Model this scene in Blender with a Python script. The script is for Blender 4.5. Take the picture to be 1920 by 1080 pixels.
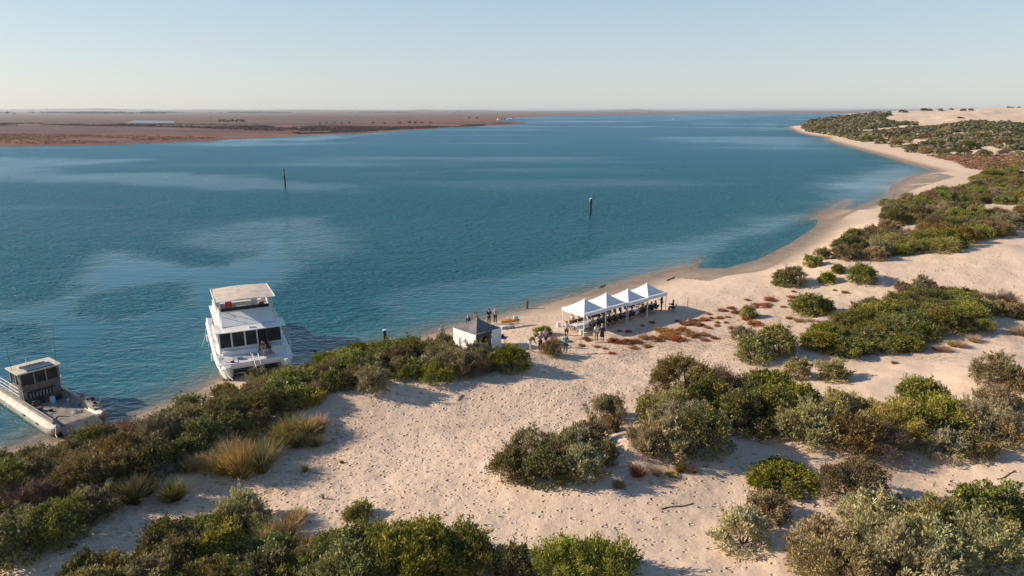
import bpy, math, random
import numpy as np
from mathutils import Vector, Matrix

for _o in list(bpy.data.objects): bpy.data.objects.remove(_o)
S = bpy.context.scene
COL = S.collection
rad = math.radians
# ------------------------------------------------------------------ camera
CAM_H, PITCH, FPX = 21.0, math.atan(334.0/1280.0), 1280.0
cd = bpy.data.cameras.new('camera'); cam = bpy.data.objects.new('camera', cd); COL.objects.link(cam)
cam.location = (0, 0, CAM_H); cam.rotation_euler = (rad(90)-PITCH, 0, 0)
cd.sensor_width = 36; cd.lens = 24.0; cd.clip_start = 0.5; cd.clip_end = 60000
S.camera = cam
# ------------------------------------------------------------------ world, sun, exposure
SUN_EL, SUN_AZ = rad(25), rad(-84)      # azimuth measured from +Y towards +X: the sun stands to the left
w = bpy.data.worlds.new('World'); S.world = w; w.use_nodes = True
nt = w.node_tree; nt.nodes.clear()
sky = nt.nodes.new('ShaderNodeTexSky'); sky.sky_type = 'NISHITA'; sky.sun_disc = False
sky.sun_elevation = SUN_EL; sky.sun_rotation = SUN_AZ; sky.air_density = 1.0; sky.dust_density = 0.6; sky.ozone_density = 1.0; sky.altitude = 10
bg = nt.nodes.new('ShaderNodeBackground'); bg.inputs['Strength'].default_value = 0.12
wo = nt.nodes.new('ShaderNodeOutputWorld')
tc_ = nt.nodes.new('ShaderNodeTexCoord'); sx_ = nt.nodes.new('ShaderNodeSeparateXYZ'); nt.links.new(tc_.outputs['Generated'], sx_.inputs[0])
rp_ = nt.nodes.new('ShaderNodeValToRGB'); nt.links.new(sx_.outputs[2], rp_.inputs[0])          # thin high haze whitens the lower sky
for _k, (_p, _c) in enumerate([(0.0, (.47, .49, .51)), (.13, (.34, .44, .52)), (.34, (.17, .30, .44)), (.52, (.06, .14, .28)), (1.0, (.025, .075, .19))]):
    if _k > 1: rp_.color_ramp.elements.new(_p)
for _e, (_p, _c) in zip(rp_.color_ramp.elements, [(0.0, (.47, .49, .51)), (.13, (.34, .44, .52)), (.34, (.17, .30, .44)), (.52, (.06, .14, .28)), (1.0, (.025, .075, .19))]):
    _e.position = _p; _e.color = (*_c, 1)
hs_ = nt.nodes.new('ShaderNodeHueSaturation'); hs_.inputs['Saturation'].default_value = .85; nt.links.new(sky.outputs[0], hs_.inputs['Color'])
sc_ = nt.nodes.new('ShaderNodeVectorMath'); sc_.operation = 'SCALE'; sc_.inputs['Scale'].default_value = 1/.12; nt.links.new(rp_.outputs[0], sc_.inputs[0])
mx_ = nt.nodes.new('ShaderNodeMixRGB'); mx_.inputs[0].default_value = .72; nt.links.new(hs_.outputs[0], mx_.inputs[1]); nt.links.new(sc_.outputs[0], mx_.inputs[2])
nt.links.new(mx_.outputs[0], bg.inputs[0]); nt.links.new(bg.outputs[0], wo.inputs[0])
sd_ = bpy.data.lights.new('sun', 'SUN'); sd_.energy = 5.0; sd_.angle = rad(0.5); sd_.color = (1.0, 0.835, 0.655)
sun = bpy.data.objects.new('sun', sd_); COL.objects.link(sun)
_d = Vector((math.sin(SUN_AZ)*math.cos(SUN_EL), math.cos(SUN_AZ)*math.cos(SUN_EL), math.sin(SUN_EL)))
sun.rotation_euler = _d.to_track_quat('Z', 'Y').to_euler()
S.view_settings.view_transform = 'Standard'; S.view_settings.look = 'None'; S.view_settings.exposure = 0.42; S.view_settings.gamma = 1
S.cycles.volume_bounces = 0; S.cycles.max_bounces = 6; S.cycles.transparent_max_bounces = 8
S.cycles.volume_step_rate = 1
# ------------------------------------------------------------------ helpers
RNG = np.random.default_rng(11)
def ray(px, py):
    u, v = (px-960)/FPX, (py-540)/FPX
    c, s = math.cos(PITCH), math.sin(PITCH)
    return np.array([u, c - v*s, -s - v*c])
def W(px, py, z=0.0):
    d = ray(px, py); t = (z-CAM_H)/d[2]
    return (d[0]*t, d[1]*t)
def hash2(ix, iy, seed):
    n = (ix*374761393 + iy*668265263 + seed*974634777) & 0xffffffff
    n = ((n ^ (n >> 13))*1274126177) & 0xffffffff
    n = n ^ (n >> 16)
    return (n & 0xffff)/65535.0
def vnoise(x, y, seed=0):
    x = np.asarray(x, float); y = np.asarray(y, float)
    ix = np.floor(x).astype(np.int64); iy = np.floor(y).astype(np.int64)
    fx = x-ix; fy = y-iy
    fx = fx*fx*(3-2*fx); fy = fy*fy*(3-2*fy)
    a = hash2(ix, iy, seed); b = hash2(ix+1, iy, seed); c = hash2(ix, iy+1, seed); d = hash2(ix+1, iy+1, seed)
    return (a*(1-fx)+b*fx)*(1-fy)+(c*(1-fx)+d*fx)*fy
def fbm(x, y, seed=0, oct=4):
    t = 0; a = .5; s = 0
    for k in range(oct):
        t = t+a*vnoise(x*2**k, y*2**k, seed+k*7); s += a; a *= .5
    return t/s
def sst(x, a, b):
    t = np.clip((x-a)/(b-a), 0, 1); return t*t*(3-2*t)
def in_poly(x, y, P):
    x = np.asarray(x, float); y = np.asarray(y, float); ins = np.zeros(np.broadcast(x, y).shape, bool)
    n = len(P)
    for i in range(n):
        x0, y0 = P[i]; x1, y1 = P[(i+1) % n]
        if y0 == y1: continue
        c = ((y0 > y) != (y1 > y)) & (x < (x1-x0)*(y-y0)/(y1-y0)+x0)
        ins ^= c
    return ins
def d_line(x, y, P, closed=False):
    m = np.full(np.broadcast(x, y).shape, 1e18)
    n = len(P)
    for i in range(n if closed else n-1):
        x0, y0 = P[i]; x1, y1 = P[(i+1) % n]
        dx, dy = x1-x0, y1-y0; L = dx*dx+dy*dy+1e-12
        t = np.clip(((x-x0)*dx+(y-y0)*dy)/L, 0, 1)
        m = np.minimum(m, (x-x0-t*dx)**2+(y-y0-t*dy)**2)
    return np.sqrt(m)
def sdist(x, y, P):
    d = d_line(x, y, P, True)
    return np.where(in_poly(x, y, P), d, -d)
def tag(o, label=None, cat=None, group=None, kind=None):
    for k, v in (('label', label), ('category', cat), ('group', group), ('kind', kind)):
        if v: o[k] = v
    return o
def linear(c): return tuple(c)
def mesh_np(name, V, F, mat=None, parent=None, smooth=False, attrs=None, mi=None):
    """V (n,3), F (m,k) equal-sized faces"""
    me = bpy.data.meshes.new(name); V = np.asarray(V, np.float32); F = np.asarray(F, np.int32)
    me.vertices.add(len(V)); me.vertices.foreach_set('co', V.ravel())
    k = F.shape[1]; me.loops.add(F.size); me.polygons.add(len(F))
    me.loops.foreach_set('vertex_index', F.ravel())
    me.polygons.foreach_set('loop_start', np.arange(0, F.size, k, dtype=np.int32))
    if smooth: me.polygons.foreach_set('use_smooth', np.ones(len(F), bool))
    for an, (dom, av) in (attrs or {}).items():
        av = np.asarray(av, np.float32)
        if av.ndim == 1:
            a = me.attributes.new(an, 'FLOAT', dom); a.data.foreach_set('value', av)
        else:
            a = me.attributes.new(an, 'FLOAT_COLOR', dom)
            if av.shape[1] == 3: av = np.concatenate([av, np.ones((len(av), 1), np.float32)], 1)
            a.data.foreach_set('color', av.ravel())
    me.update(calc_edges=True); me.validate()
    if mat: me.materials.append(mat)
    return me
def link(me, name, parent=None):
    o = bpy.data.objects.new(name, me); COL.objects.link(o)
    if parent: o.parent = parent
    return o
def empty(name, loc=(0, 0, 0), rz=0, label=None, cat=None, group=None):
    o = bpy.data.objects.new(name, None); COL.objects.link(o); o.location = loc; o.rotation_euler = (0, 0, rz)
    o.empty_display_size = .2
    return tag(o, label, cat, group)
# ---- node helpers
def newmat(name):
    m = bpy.data.materials.new(name); m.use_nodes = True; t = m.node_tree; t.nodes.clear()
    out = t.nodes.new('ShaderNodeOutputMaterial'); p = t.nodes.new('ShaderNodeBsdfPrincipled')
    t.links.new(p.outputs[0], out.inputs[0]); return m, t, p, out
class NT:
    def __init__(s, t): s.t = t
    def n(s, typ, **kw):
        x = s.t.nodes.new('ShaderNode'+typ)
        for k, v in kw.items(): setattr(x, k, v)
        return x
    def l(s, a, b): s.t.links.new(a, b)
    def val(s, sock, v):
        if hasattr(v, 'links') or hasattr(v, 'is_output') and v.is_output: s.l(v, sock)
        else: sock.default_value = v
    def noise(s, vec, scale, detail=3, rough=.55, dist=0.0):
        x = s.n('TexNoise'); s.l(vec, x.inputs['Vector']); x.inputs['Scale'].default_value = scale
        x.inputs['Detail'].default_value = detail; x.inputs['Roughness'].default_value = rough; x.inputs['Distortion'].default_value = dist
        return x.outputs['Fac']
    def ramp(s, f, stops, interp='LINEAR'):
        x = s.n('ValToRGB'); s.l(f, x.inputs[0]); r = x.color_ramp; r.interpolation = interp
        while len(r.elements) < len(stops): r.elements.new(.5)
        for e, (p, c) in zip(r.elements, stops):
            e.position = p; e.color = (*c, 1) if len(c) == 3 else c
        return x.outputs[0]
    def mix(s, f, a, b, mode='MIX'):
        x = s.n('MixRGB', blend_type=mode)
        for sk, v in zip(x.inputs, (f, a, b)):
            if isinstance(v, (int, float)): sk.default_value = v
            elif isinstance(v, tuple): sk.default_value = (*v, 1) if len(v) == 3 else v
            else: s.l(v, sk)
        return x.outputs[0]
    def math(s, op, a, b=None, c=None, clamp=False):
        x = s.n('Math', operation=op); x.use_clamp = clamp
        for sk, v in zip(x.inputs, (a, b, c)):
            if v is None: continue
            if isinstance(v, (int, float)): sk.default_value = v
            else: s.l(v, sk)
        return x.outputs[0]
    def attr(s, name):
        return s.n('Attribute', attribute_name=name)
    def step(s, f, a, b):
        x = s.n('MapRange'); x.interpolation_type = 'SMOOTHSTEP'
        s.l(f, x.inputs[0]); x.inputs[1].default_value = a; x.inputs[2].default_value = b
        return x.outputs[0]
    def vmap(s, vec, scale=(1, 1, 1), rot=(0, 0, 0)):
        x = s.n('Mapping'); s.l(vec, x.inputs[0]); x.inputs['Scale'].default_value = scale; x.inputs['Rotation'].default_value = rot
        return x.outputs[0]
def simple(name, col, rough=.6, metal=0, var=.06, scale=3.0, bump=0.0, spec=None):
    """painted / plain surface with a little procedural wear"""
    m, t, p, out = newmat(name); N = NT(t)
    tc = N.n('TexCoord'); f = N.noise(tc.outputs['Object'], scale, 4)
    lo = tuple(max(0, c*(1-var*2.2)) for c in col); hi = tuple(min(1, c*(1+var)) for c in col)
    N.l(N.ramp(f, [(.35, lo), (.6, hi)]), p.inputs['Base Color'])
    p.inputs['Roughness'].default_value = rough; p.inputs['Metallic'].default_value = metal
    if spec is not None: p.inputs['Specular IOR Level'].default_value = spec
    if bump:
        b = N.n('Bump'); b.inputs['Strength'].default_value = bump; b.inputs['Distance'].default_value = .02
        N.l(N.noise(tc.outputs['Object'], scale*6, 3), b.inputs['Height']); N.l(b.outputs[0], p.inputs['Normal'])
    return m
# ------------------------------------------------------------------ the coast in plan
SHORE_PX = [(0, 846), (60, 838), (105, 828), (180, 806), (260, 778), (350, 745), (410, 714), (470, 700), (545, 690), (600, 672), (650, 662),
            (700, 654), (765, 641), (850, 613), (940, 592), (1000, 577), (1100, 549), (1200, 520), (1290, 497), (1318, 487), (1308, 503), (1360, 503), (1420, 487),
            (1480, 457), (1528, 425), (1534, 412), (1514, 412), (1548, 396), (1591, 374), (1588, 381), (1572, 392), (1602, 391), (1640, 378), (1664, 366), (1668, 350), (1700, 333),
            (1725, 325), (1752, 322), (1740, 317), (1700, 306), (1650, 291), (1590, 275), (1546, 262), (1550, 258), (1520, 254), (1500, 250), (1484, 243), (1480, 240)]
SHORE = [W(*p) for p in SHORE_PX]
LAND_A = [(-900, -300), (-300, -60), (-120, 5), (-60, 26)] + SHORE + [(352, 900), (420, 1010), (600, 1200), (1100, 1600), (2600, 2600), (9000, 5200), (9000, -900), (-900, -900)]
SHORE_B_PX = [(0, 275), (100, 274), (200, 272), (330, 267), (400, 265), (425, 262), (500, 258), (560, 255), (700, 249), (750, 245), (790, 243), (830, 240), (900, 237), (960, 234), (992, 232), (975, 228.5), (940, 226), (935, 222.5), (990, 220), (1020, 218.5)]
LAND_B = [(-30000, -200), (-700, 230)] + [W(*p) for p in SHORE_B_PX] + [W(*p) for p in [(1030, 216.8), (1100, 215.5), (1200, 214.6), (1300, 213.6), (1400, 213.0), (1500, 212.4), (1640, 211.8)]] + [(9000, 4600), (30000, 9000), (40000, 40000), (-40000, 40000)]
def SD(x, y):
    return np.maximum(sdist(x, y, LAND_A), sdist(x, y, LAND_B))
RIDGE = [W(*p, 2) for p in [(0, 960), (160, 905), (330, 835), (560, 738), (760, 690), (940, 672)]]
MOUNDS = []
for px, py, z, rx, ry, a in [(1285, 815, 2.5, 3.6, 3.4, .9), (1040, 872, 2, 3.2, 2.6, .35), (1182, 838, 2.3, 1.5, 2.3, .85), (1880, 500, 3, 26, 13, 3.0), (1740, 432, 3, 26, 16, 2.6),
                             (1680, 600, 2.5, 9, 5, .9), (1050, 716, 2, 9, 2.6, .45), (1880, 420, 4, 12, 14, 1.8), (1850, 700, 3, 8, 6, .8), (1700, 800, 3, 9, 3, .5),
                             (1560, 512, 2, 5, 5, .8), (760, 735, 2, 5, 3, .35), (1650, 1010, 3, 6, 4, .6), (1480, 655, 2, 6, 2, .3), (1640, 372, 2, 16, 9, 1.2), (250, 1010, 2, 5, 3, .5)]:
    MOUNDS.append((*W(px, py, z), rx, ry, a))
def H(x, y):
    x = np.asarray(x, float); y = np.asarray(y, float)
    sa = sdist(x, y, LAND_A); sb = sdist(x, y, LAND_B)
    wob = (fbm(x*.12, y*.12, 3, 3)-.5)*2.2
    s = sa + wob*sst(np.abs(sa), 1, 6)
    near = 1.0*sst(s, 0, 14)*.75+.04*np.clip(s, 0, 6) + .8*sst(s, 14, 40) + 1.6*sst(s, 35, 95)
    far = np.interp(y, [150, 260, 400, 620, 700, 780, 900, 1100, 1600], [0, 1.5, 4.5, 7.5, 9.5, 12.5, 17.5, 20.5, 21])
    far = far*np.interp(x/np.maximum(y, 1), [.40, .48, .55, .62, .75], [.66, .66, .72, .86, 1.0])
    hill = far*sst(sa, 8, 60)*(.93+.14*fbm(x*.02, y*.02, 9, 3))
    hh = near + hill
    und = (fbm(x*.09, y*.09, 21, 3)-.5)*1.5*sst(sa, 14, 40) + (fbm(x*.35, y*.35, 31, 3)-.5)*.34*sst(sa, 5, 16)*sst(260-y, 0, 60) + (fbm(x*1.6, y*1.6, 41, 3)-.5)*.055*sst(sa, 2, 6)*sst(140-y, 0, 60)
    hh = hh+und+sst(y, 300, 700)*(fbm(x*.025, y*.025, 51, 4)-.5)*7*sst(sa, 20, 70)
    for mx, my, rx, ry, a in MOUNDS:
        hh = hh + a*np.exp(-((x-mx)/rx)**2-((y-my)/ry)**2)*sst(sa, 2, 14)
    dr = d_line(x, y, RIDGE)
    hh = hh + 1.0*np.exp(-(dr/4.2)**2)*sst(sa, 2, 9)
    ha = np.where(sa > 0, hh, np.maximum(sa*.10, -3))
    plain = .35*sst(sb, 0, 12)+ .9*sst(sb, 20, 200)+(fbm(x*.008, y*.008, 61, 4)-.5)*.9*sst(sb, 10, 90)
    hb = np.where(sb > 0, plain, np.maximum(sb*.10, -3))
    return np.maximum(ha, hb)
# polar sheet of ground: fine close by, coarse far off
AZ = np.radians(np.linspace(-66, 66, 900))
_r = [3.0]
while _r[-1] < 30000:
    r = _r[-1]; _r.append(r + (max(.12, .0042*r) if r < 350 else .013*r))
R_ = np.array(_r)
GX = np.sin(AZ)[None, :]*R_[:, None]; GY = np.cos(AZ)[None, :]*R_[:, None]
GZ = H(GX, GY)
GSA = sdist(GX, GY, LAND_A); GSB = sdist(GX, GY, LAND_B)
def hit(px, py):
    d = ray(px, py); az = math.atan2(d[0], d[1]); sl = d[2]/math.hypot(d[0], d[1])
    j = int(np.clip(round((az-AZ[0])/(AZ[1]-AZ[0])), 0, len(AZ)-1))
    below = np.maximum(GZ[:, j], -50) >= CAM_H+sl*R_
    k = int(np.argmax(below))
    if not below[k]: return None
    r0, r1 = R_[max(k-1, 0)], R_[k]
    f0 = CAM_H+sl*r0-GZ[max(k-1, 0), j]; f1 = CAM_H+sl*r1-GZ[k, j]
    r = r0+(r1-r0)*f0/(f0-f1+1e-9)
    return (math.sin(az)*r, math.cos(az)*r, float((GZ[max(k-1, 0), j]*(f1)-GZ[k, j]*f0)/(f1-f0-1e-9)))
def grid_faces(nr, nc):
    i = np.arange(nr-1)[:, None]*nc+np.arange(nc-1)[None, :]
    return np.stack([i, i+nc, i+nc+1, i+1], -1).reshape(-1, 4)[:, ::-1]
# ------------------------------------------------------------------ ground
def ground_material():
    m, t, p, out = newmat('sand_and_marsh'); N = NT(t)
    geo = N.n('NewGeometry'); P = geo.outputs['Position']
    wet = N.attr('wet').outputs['Fac']; plain = N.attr('plain').outputs['Fac']; foot = N.attr('foot').outputs['Fac']; lit = N.attr('litter').outputs['Fac']; fard = N.attr('far').outputs['Fac']
    # dry sand
    f1 = N.noise(P, .35, 5); f2 = N.noise(P, 6, 4); f3 = N.noise(P, 45, 2)
    sand = N.ramp(f1, [(.32, (.62, .455, .325)), (.68, (.75, .57, .415))])
    sand = N.mix(.35, sand, N.ramp(f2, [(.35, (.50, .37, .275)), (.62, (.77, .605, .47))]))
    sand = N.mix(.25, sand, N.ramp(f3, [(.4, (.42, .31, .23)), (.55, (.78, .63, .49))]))
    # specks of dead leaf, shell and twig
    vor = N.n('TexVoronoi'); N.l(P, vor.inputs['Vector']); vor.inputs['Scale'].default_value = 2.6; vor.inputs['Randomness'].default_value = 1
    sp = N.math('LESS_THAN', vor.outputs['Distance'], .085)
    sp = N.math('MULTIPLY', sp, N.step(N.noise(P, .5, 3), .48, .62))
    sand = N.mix(N.math('MULTIPLY', sp, .35), sand, (.16, .11, .075))
    lf = N.math('MULTIPLY', lit, N.step(N.noise(P, 3.2, 5, .7), .42, .62))
    sand = N.mix(N.math('MULTIPLY', lf, .75), sand, N.ramp(N.noise(P, 11, 3), [(.35, (.12, .075, .045)), (.65, (.36, .23, .13))]))
    # wet sand
    wcol = N.ramp(N.noise(N.vmap(P, (.5, .5, .5)), 1.1, 4), [(.3, (.20, .145, .10)), (.7, (.33, .245, .175))])
    col = N.mix(wet, sand, wcol)
    # salt marsh
    a = N.noise(N.vmap(P, (.35, 1, 1)), .010, 6, .62); b = N.noise(N.vmap(P, (.4, 1, 1)), .055, 5, .65); c = N.noise(P, .4, 4, .7)
    marsh = N.ramp(a, [(.32, (.25, .16, .09)), (.40, (.08, .042, .042)), (.46, (.30, .075, .045)), (.52, (.30, .20, .115)), (.58, (.075, .045, .05)), (.68, (.22, .15, .085))])
    red = N.ramp(b, [(.34, (.36, .055, .022)), (.45, (.50, .14, .05)), (.52, (.16, .035, .024)), (.60, (.46, .10, .035)), (.72, (.45, .27, .13))])
    nearm = N.attr('marshedge').outputs['Fac']
    marsh = N.mix(nearm, marsh, red)
    marsh = N.mix(.42, marsh, N.ramp(b, [(.36, (.10, .075, .075)), (.5, (.26, .17, .12)), (.66, (.42, .33, .23))]))
    marsh = N.mix(.3, marsh, N.ramp(c, [(.35, (.08, .06, .05)), (.62, (.42, .30, .20))]))
    st = N.noise(N.vmap(P, (.22, 1, 1)), .022, 6, .68); st2 = N.noise(N.vmap(P, (.3, 1, 1), (0, 0, .1)), .007, 4, .6)
    marsh = N.mix(1.0, marsh, N.ramp(st, [(.36, (.34, .30, .33)), (.47, (.80, .70, .66)), (.53, (.52, .46, .46)), (.62, (1.15, 1.1, 1.0))]), 'MULTIPLY')
    marsh = N.mix(1.0, marsh, N.ramp(st2, [(.40, (.62, .52, .52)), (.55, (1.0, .95, .9))]), 'MULTIPLY')
    pool = N.attr('pool').outputs['Fac']
    marsh = N.mix(pool, marsh, (.10, .15, .17))
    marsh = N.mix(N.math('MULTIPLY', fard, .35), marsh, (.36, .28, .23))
    col = N.mix(plain, col, marsh)
    N.l(col, p.inputs['Base Color'])
    rg = N.mix(wet, (.95,)*3, (.55,)*3); rg = N.mix(pool, rg, (.3,)*3)
    N.l(rg, p.inputs['Roughness']); p.inputs['Specular IOR Level'].default_value = .25
    # relief: footprints, wind ripple, grain
    v1 = N.n('TexVoronoi'); v1.inputs['Scale'].default_value = 1.0; v1.inputs['Randomness'].default_value = 1
    wv = N.n('VectorMath', operation='ADD'); nz = N.n('TexNoise'); N.l(P, nz.inputs['Vector']); nz.inputs['Scale'].default_value = 1.3
    N.l(N.vmap(P, (1.7, 2.9, 0), (0, 0, .5)), wv.inputs[0]); N.l(nz.outputs['Color'], wv.inputs[1]); N.l(wv.outputs[0], v1.inputs['Vector'])
    dim = N.step(v1.outputs['Distance'], .10, .30)
    sc = N.n('SeparateColor'); N.l(v1.outputs['Color'], sc.inputs[0]); has = N.math('LESS_THAN', sc.outputs[0], N.math('MULTIPLY', foot, .85))
    prints = N.math('MULTIPLY', N.math('SUBTRACT', dim, 1.0), has)
    rim = N.math('MULTIPLY', N.math('MULTIPLY', N.step(v1.outputs['Distance'], .42, .28), N.step(v1.outputs['Distance'], .10, .28)), has)
    h = N.math('ADD', N.math('MULTIPLY', prints, .12), N.math('MULTIPLY', rim, .02))
    v2 = N.n('TexVoronoi'); N.l(N.vmap(P, (2.9, 3.9, 0), (0, 0, 1.0)), v2.inputs['Vector']); v2.inputs['Scale'].default_value = 1
    sc2 = N.n('SeparateColor'); N.l(v2.outputs['Color'], sc2.inputs[0])
    p2 = N.math('MULTIPLY', N.math('SUBTRACT', N.step(v2.outputs['Distance'], .05, .34), 1.0), N.math('LESS_THAN', sc2.outputs[1], N.math('MULTIPLY', foot, .6)))
    h = N.math('ADD', h, N.math('MULTIPLY', p2, .075))
    h = N.math('ADD', h, N.math('MULTIPLY', N.noise(P, 2.2, 5, .6), N.math('MULTIPLY_ADD', foot, .05, .035)))
    h = N.math('ADD', h, N.math('MULTIPLY', N.noise(P, 14, 3), .012))
    bp = N.n('Bump'); bp.inputs['Strength'].default_value = 1.0; bp.inputs['Distance'].default_value = 1.0
    N.l(h, bp.inputs['Height']); N.l(bp.outputs[0], p.inputs['Normal'])
    return m
def veg_regions(): pass
LITTER_PX = [(590, 850, 60, 30), (470, 900, 90, 25), (230, 940, 60, 25), (1180, 820, 40, 50), (1270, 890, 80, 15), (1660, 870, 120, 16), (550, 1045, 60, 15), (1290, 625, 190, 32), (1420, 590, 110, 22), (1180, 640, 60, 12),
             (1500, 600, 60, 8), (1740, 672, 110, 8), (640, 790, 60, 40), (150, 985, 70, 30), (1450, 990, 40, 15), (1860, 620, 60, 20), (1560, 930, 80, 10)]
lit = np.zeros_like(GX)
for px, py, sx, sy in LITTER_PX:
    c = W(px, py, 2); e = W(px+sx, py, 2); n = W(px, py-sy, 2)
    rx = abs(e[0]-c[0]); ry = abs(n[1]-c[1])
    lit = np.maximum(lit, np.exp(-((GX-c[0])/rx)**2-((GY-c[1])/ry)**2))
wet = sst(-(GSA), -7.5, -1.0)*(GSA > -5)*sst(GY, 62, 80)
wet = np.maximum(wet, .85*(1-sst(GSA+(fbm(GX*.35, GY*.35, 44)-.5)*2.2, .3, 2.6)))
lit = np.maximum(lit, .62*sst(GSA, 2.2, 3.2)*(1-sst(GSA, 5, 9))*(GY < 140)*sst(fbm(GX*.3, GY*.3, 46), .35, .6))
LAG = [W(*p, .4) for p in [(1240, 512), (1330, 540), (1440, 510), (1540, 430), (1600, 400), (1700, 360), (1790, 335), (1760, 325), (1700, 335), (1660, 370), (1530, 420), (1400, 490), (1300, 500)]]
wet = np.maximum(wet, .9*in_poly(GX, GY, LAG)*sst(fbm(GX*.2, GY*.2, 5)+.2, .4, .6))
PATH = [W(*p, 2) for p in [(420, 960), (560, 920), (760, 850), (900, 770), (1050, 700), (1150, 640)]]
foot = .75*np.exp(-(d_line(GX, GY, PATH)/8.5)**2) + .16 + .85*np.exp(-(d_line(GX, GY, [W(*p, 2) for p in [(870, 860), (960, 790), (1040, 740), (1110, 690)]])/1.6)**2)+.9*(fbm(GX*.14, GY*.14, 77)-.45)
foot = np.maximum(foot, .5*np.exp(-(d_line(GX, GY, [W(*p, 2) for p in [(1000, 1000), (1150, 950), (1300, 940), (1300, 1060)]])/7)**2))
foot = np.maximum(foot, .8*np.exp(-(d_line(GX, GY, [W(*p, 1) for p in [(960, 600), (1050, 640), (1200, 640)]])/5)**2))
foot = np.clip(foot, 0, 1)*(1-np.clip(wet, 0, 1))*sst(GY, 200, 110)
foot = foot*(1-sst(GSA, 0, 60)*.0)
plain = ((GSB > 0) & (GSB >= GSA)).astype(float)
pool = np.zeros_like(GX)
for P_ in [[(235, 231), (250, 226), (330, 227), (325, 231)]]:
    pool = np.maximum(pool, in_poly(GX, GY, [W(*p, 1) for p in P_]))
edge = (1-sst(GSB+(fbm(GX*.012, GY*.012, 15)-.5)*200, 130, 300))*plain
dist = np.hypot(GX, GY)
gv = np.stack([GX, GY, GZ], -1).reshape(-1, 3)
gf = grid_faces(len(R_), len(AZ))
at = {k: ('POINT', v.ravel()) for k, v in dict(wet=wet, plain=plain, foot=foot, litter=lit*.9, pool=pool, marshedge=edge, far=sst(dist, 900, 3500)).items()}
M_GROUND = ground_material()
g = link(mesh_np('ground', gv, gf, M_GROUND, smooth=True, attrs=at), 'ground'); tag(g, kind='structure')
# ------------------------------------------------------------------ water
def water_material():
    m, t, p, out = newmat('lagoon_water'); N = NT(t)
    geo = N.n('NewGeometry'); P = geo.outputs['Position']
    sh = N.attr('shallow').outputs['Fac']; calm = N.attr('calm').outputs['Fac']; cam_dist = N.attr('cam_dist').outputs['Fac']
    base = N.mix(cam_dist, (.004, .086, .130), (.036, .140, .232))  # horizon paling is put into the base colour by distance from camera
    base = N.mix(N.step(N.noise(N.vmap(P, (.5, 1, 1)), .035, 4), .35, .7), base, N.mix(cam_dist, (.004, .098, .130), (.032, .145, .215)))
    base = N.mix(N.step(sh, .0, .55), base, (.020, .118, .145))
    base = N.mix(N.step(sh, .45, .85), base, (.10, .135, .13))
    base = N.mix(N.step(sh, .8, 1.0), base, (.27, .20, .14))
    # small wind chop (finer where calm), longer low swell
    V = N.vmap(P, (.55, 1, 1), (0, 0, .25))
    a = N.noise(V, 1.6, 3, .6, .4); b = N.noise(V, .33, 3, .55, .3); c = N.noise(N.vmap(P, (.12, 1, 1), (0, 0, .08)), .9, 2, .5)
    rough = N.math('SUBTRACT', 1.0, calm)
    a = N.math('SUBTRACT', a, .5); b = N.math('SUBTRACT', b, .5)
    h = N.math('ADD', N.math('MULTIPLY', a, N.math('MULTIPLY_ADD', rough, .42, .015)), N.math('MULTIPLY', b, N.math('MULTIPLY_ADD', rough, .5, .04)))
    h = N.math('ADD', h, N.math('MULTIPLY', c, .05))
    bp = N.n('Bump'); bp.inputs['Strength'].default_value = 1; bp.inputs['Distance'].default_value = 1
    N.l(h, bp.inputs['Height'])
    dif = N.n('BsdfDiffuse'); N.l(base, dif.inputs[0]); N.l(bp.outputs[0], dif.inputs['Normal'])
    gl = N.n('BsdfGlossy'); gl.inputs[0].default_value = (.78, .92, 1, 1); N.l(N.math('MULTIPLY_ADD', calm, -.12, .22), gl.inputs['Roughness']); N.l(bp.outputs[0], gl.inputs['Normal'])
    fr = N.n('Fresnel'); fr.inputs['IOR'].default_value = 1.33; N.l(bp.outputs[0], fr.inputs['Normal'])
    fac = N.math('MULTIPLY', fr.outputs[0], N.math('MULTIPLY_ADD', calm, .62, .40))
    mx = N.n('MixShader'); N.l(fac, mx.inputs[0]); N.l(dif.outputs[0], mx.inputs[1]); N.l(gl.outputs[0], mx.inputs[2]); N.l(mx.outputs[0], out.inputs[0]); t.nodes.remove(p)
    return m
RW = R_[::3]; AW = AZ[::2]
WX = np.sin(AW)[None, :]*RW[:, None]; WY = np.cos(AW)[None, :]*RW[:, None]
sa = sdist(WX, WY, LAND_A); sb = sdist(WX, WY, LAND_B)
s_ = -sa
shallow = np.exp(-np.clip(s_, 0, 400)/7.0)
shallow = np.maximum(shallow, .55*np.exp(-np.clip(s_, 0, 400)/22.0)*sst(WY, 75, 100))
shallow = np.maximum(shallow, .8*np.exp(-np.clip(-sb, 0, 400)/14.0)*(WY < 700))
shallow = np.maximum(shallow, .92*np.exp(-((WX+31)/5)**2-((WY-41)/3.5)**2))
calm = np.zeros_like(WX)
nzx = (fbm(WX*.05, WY*.05, 91, 4)-.5)
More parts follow.
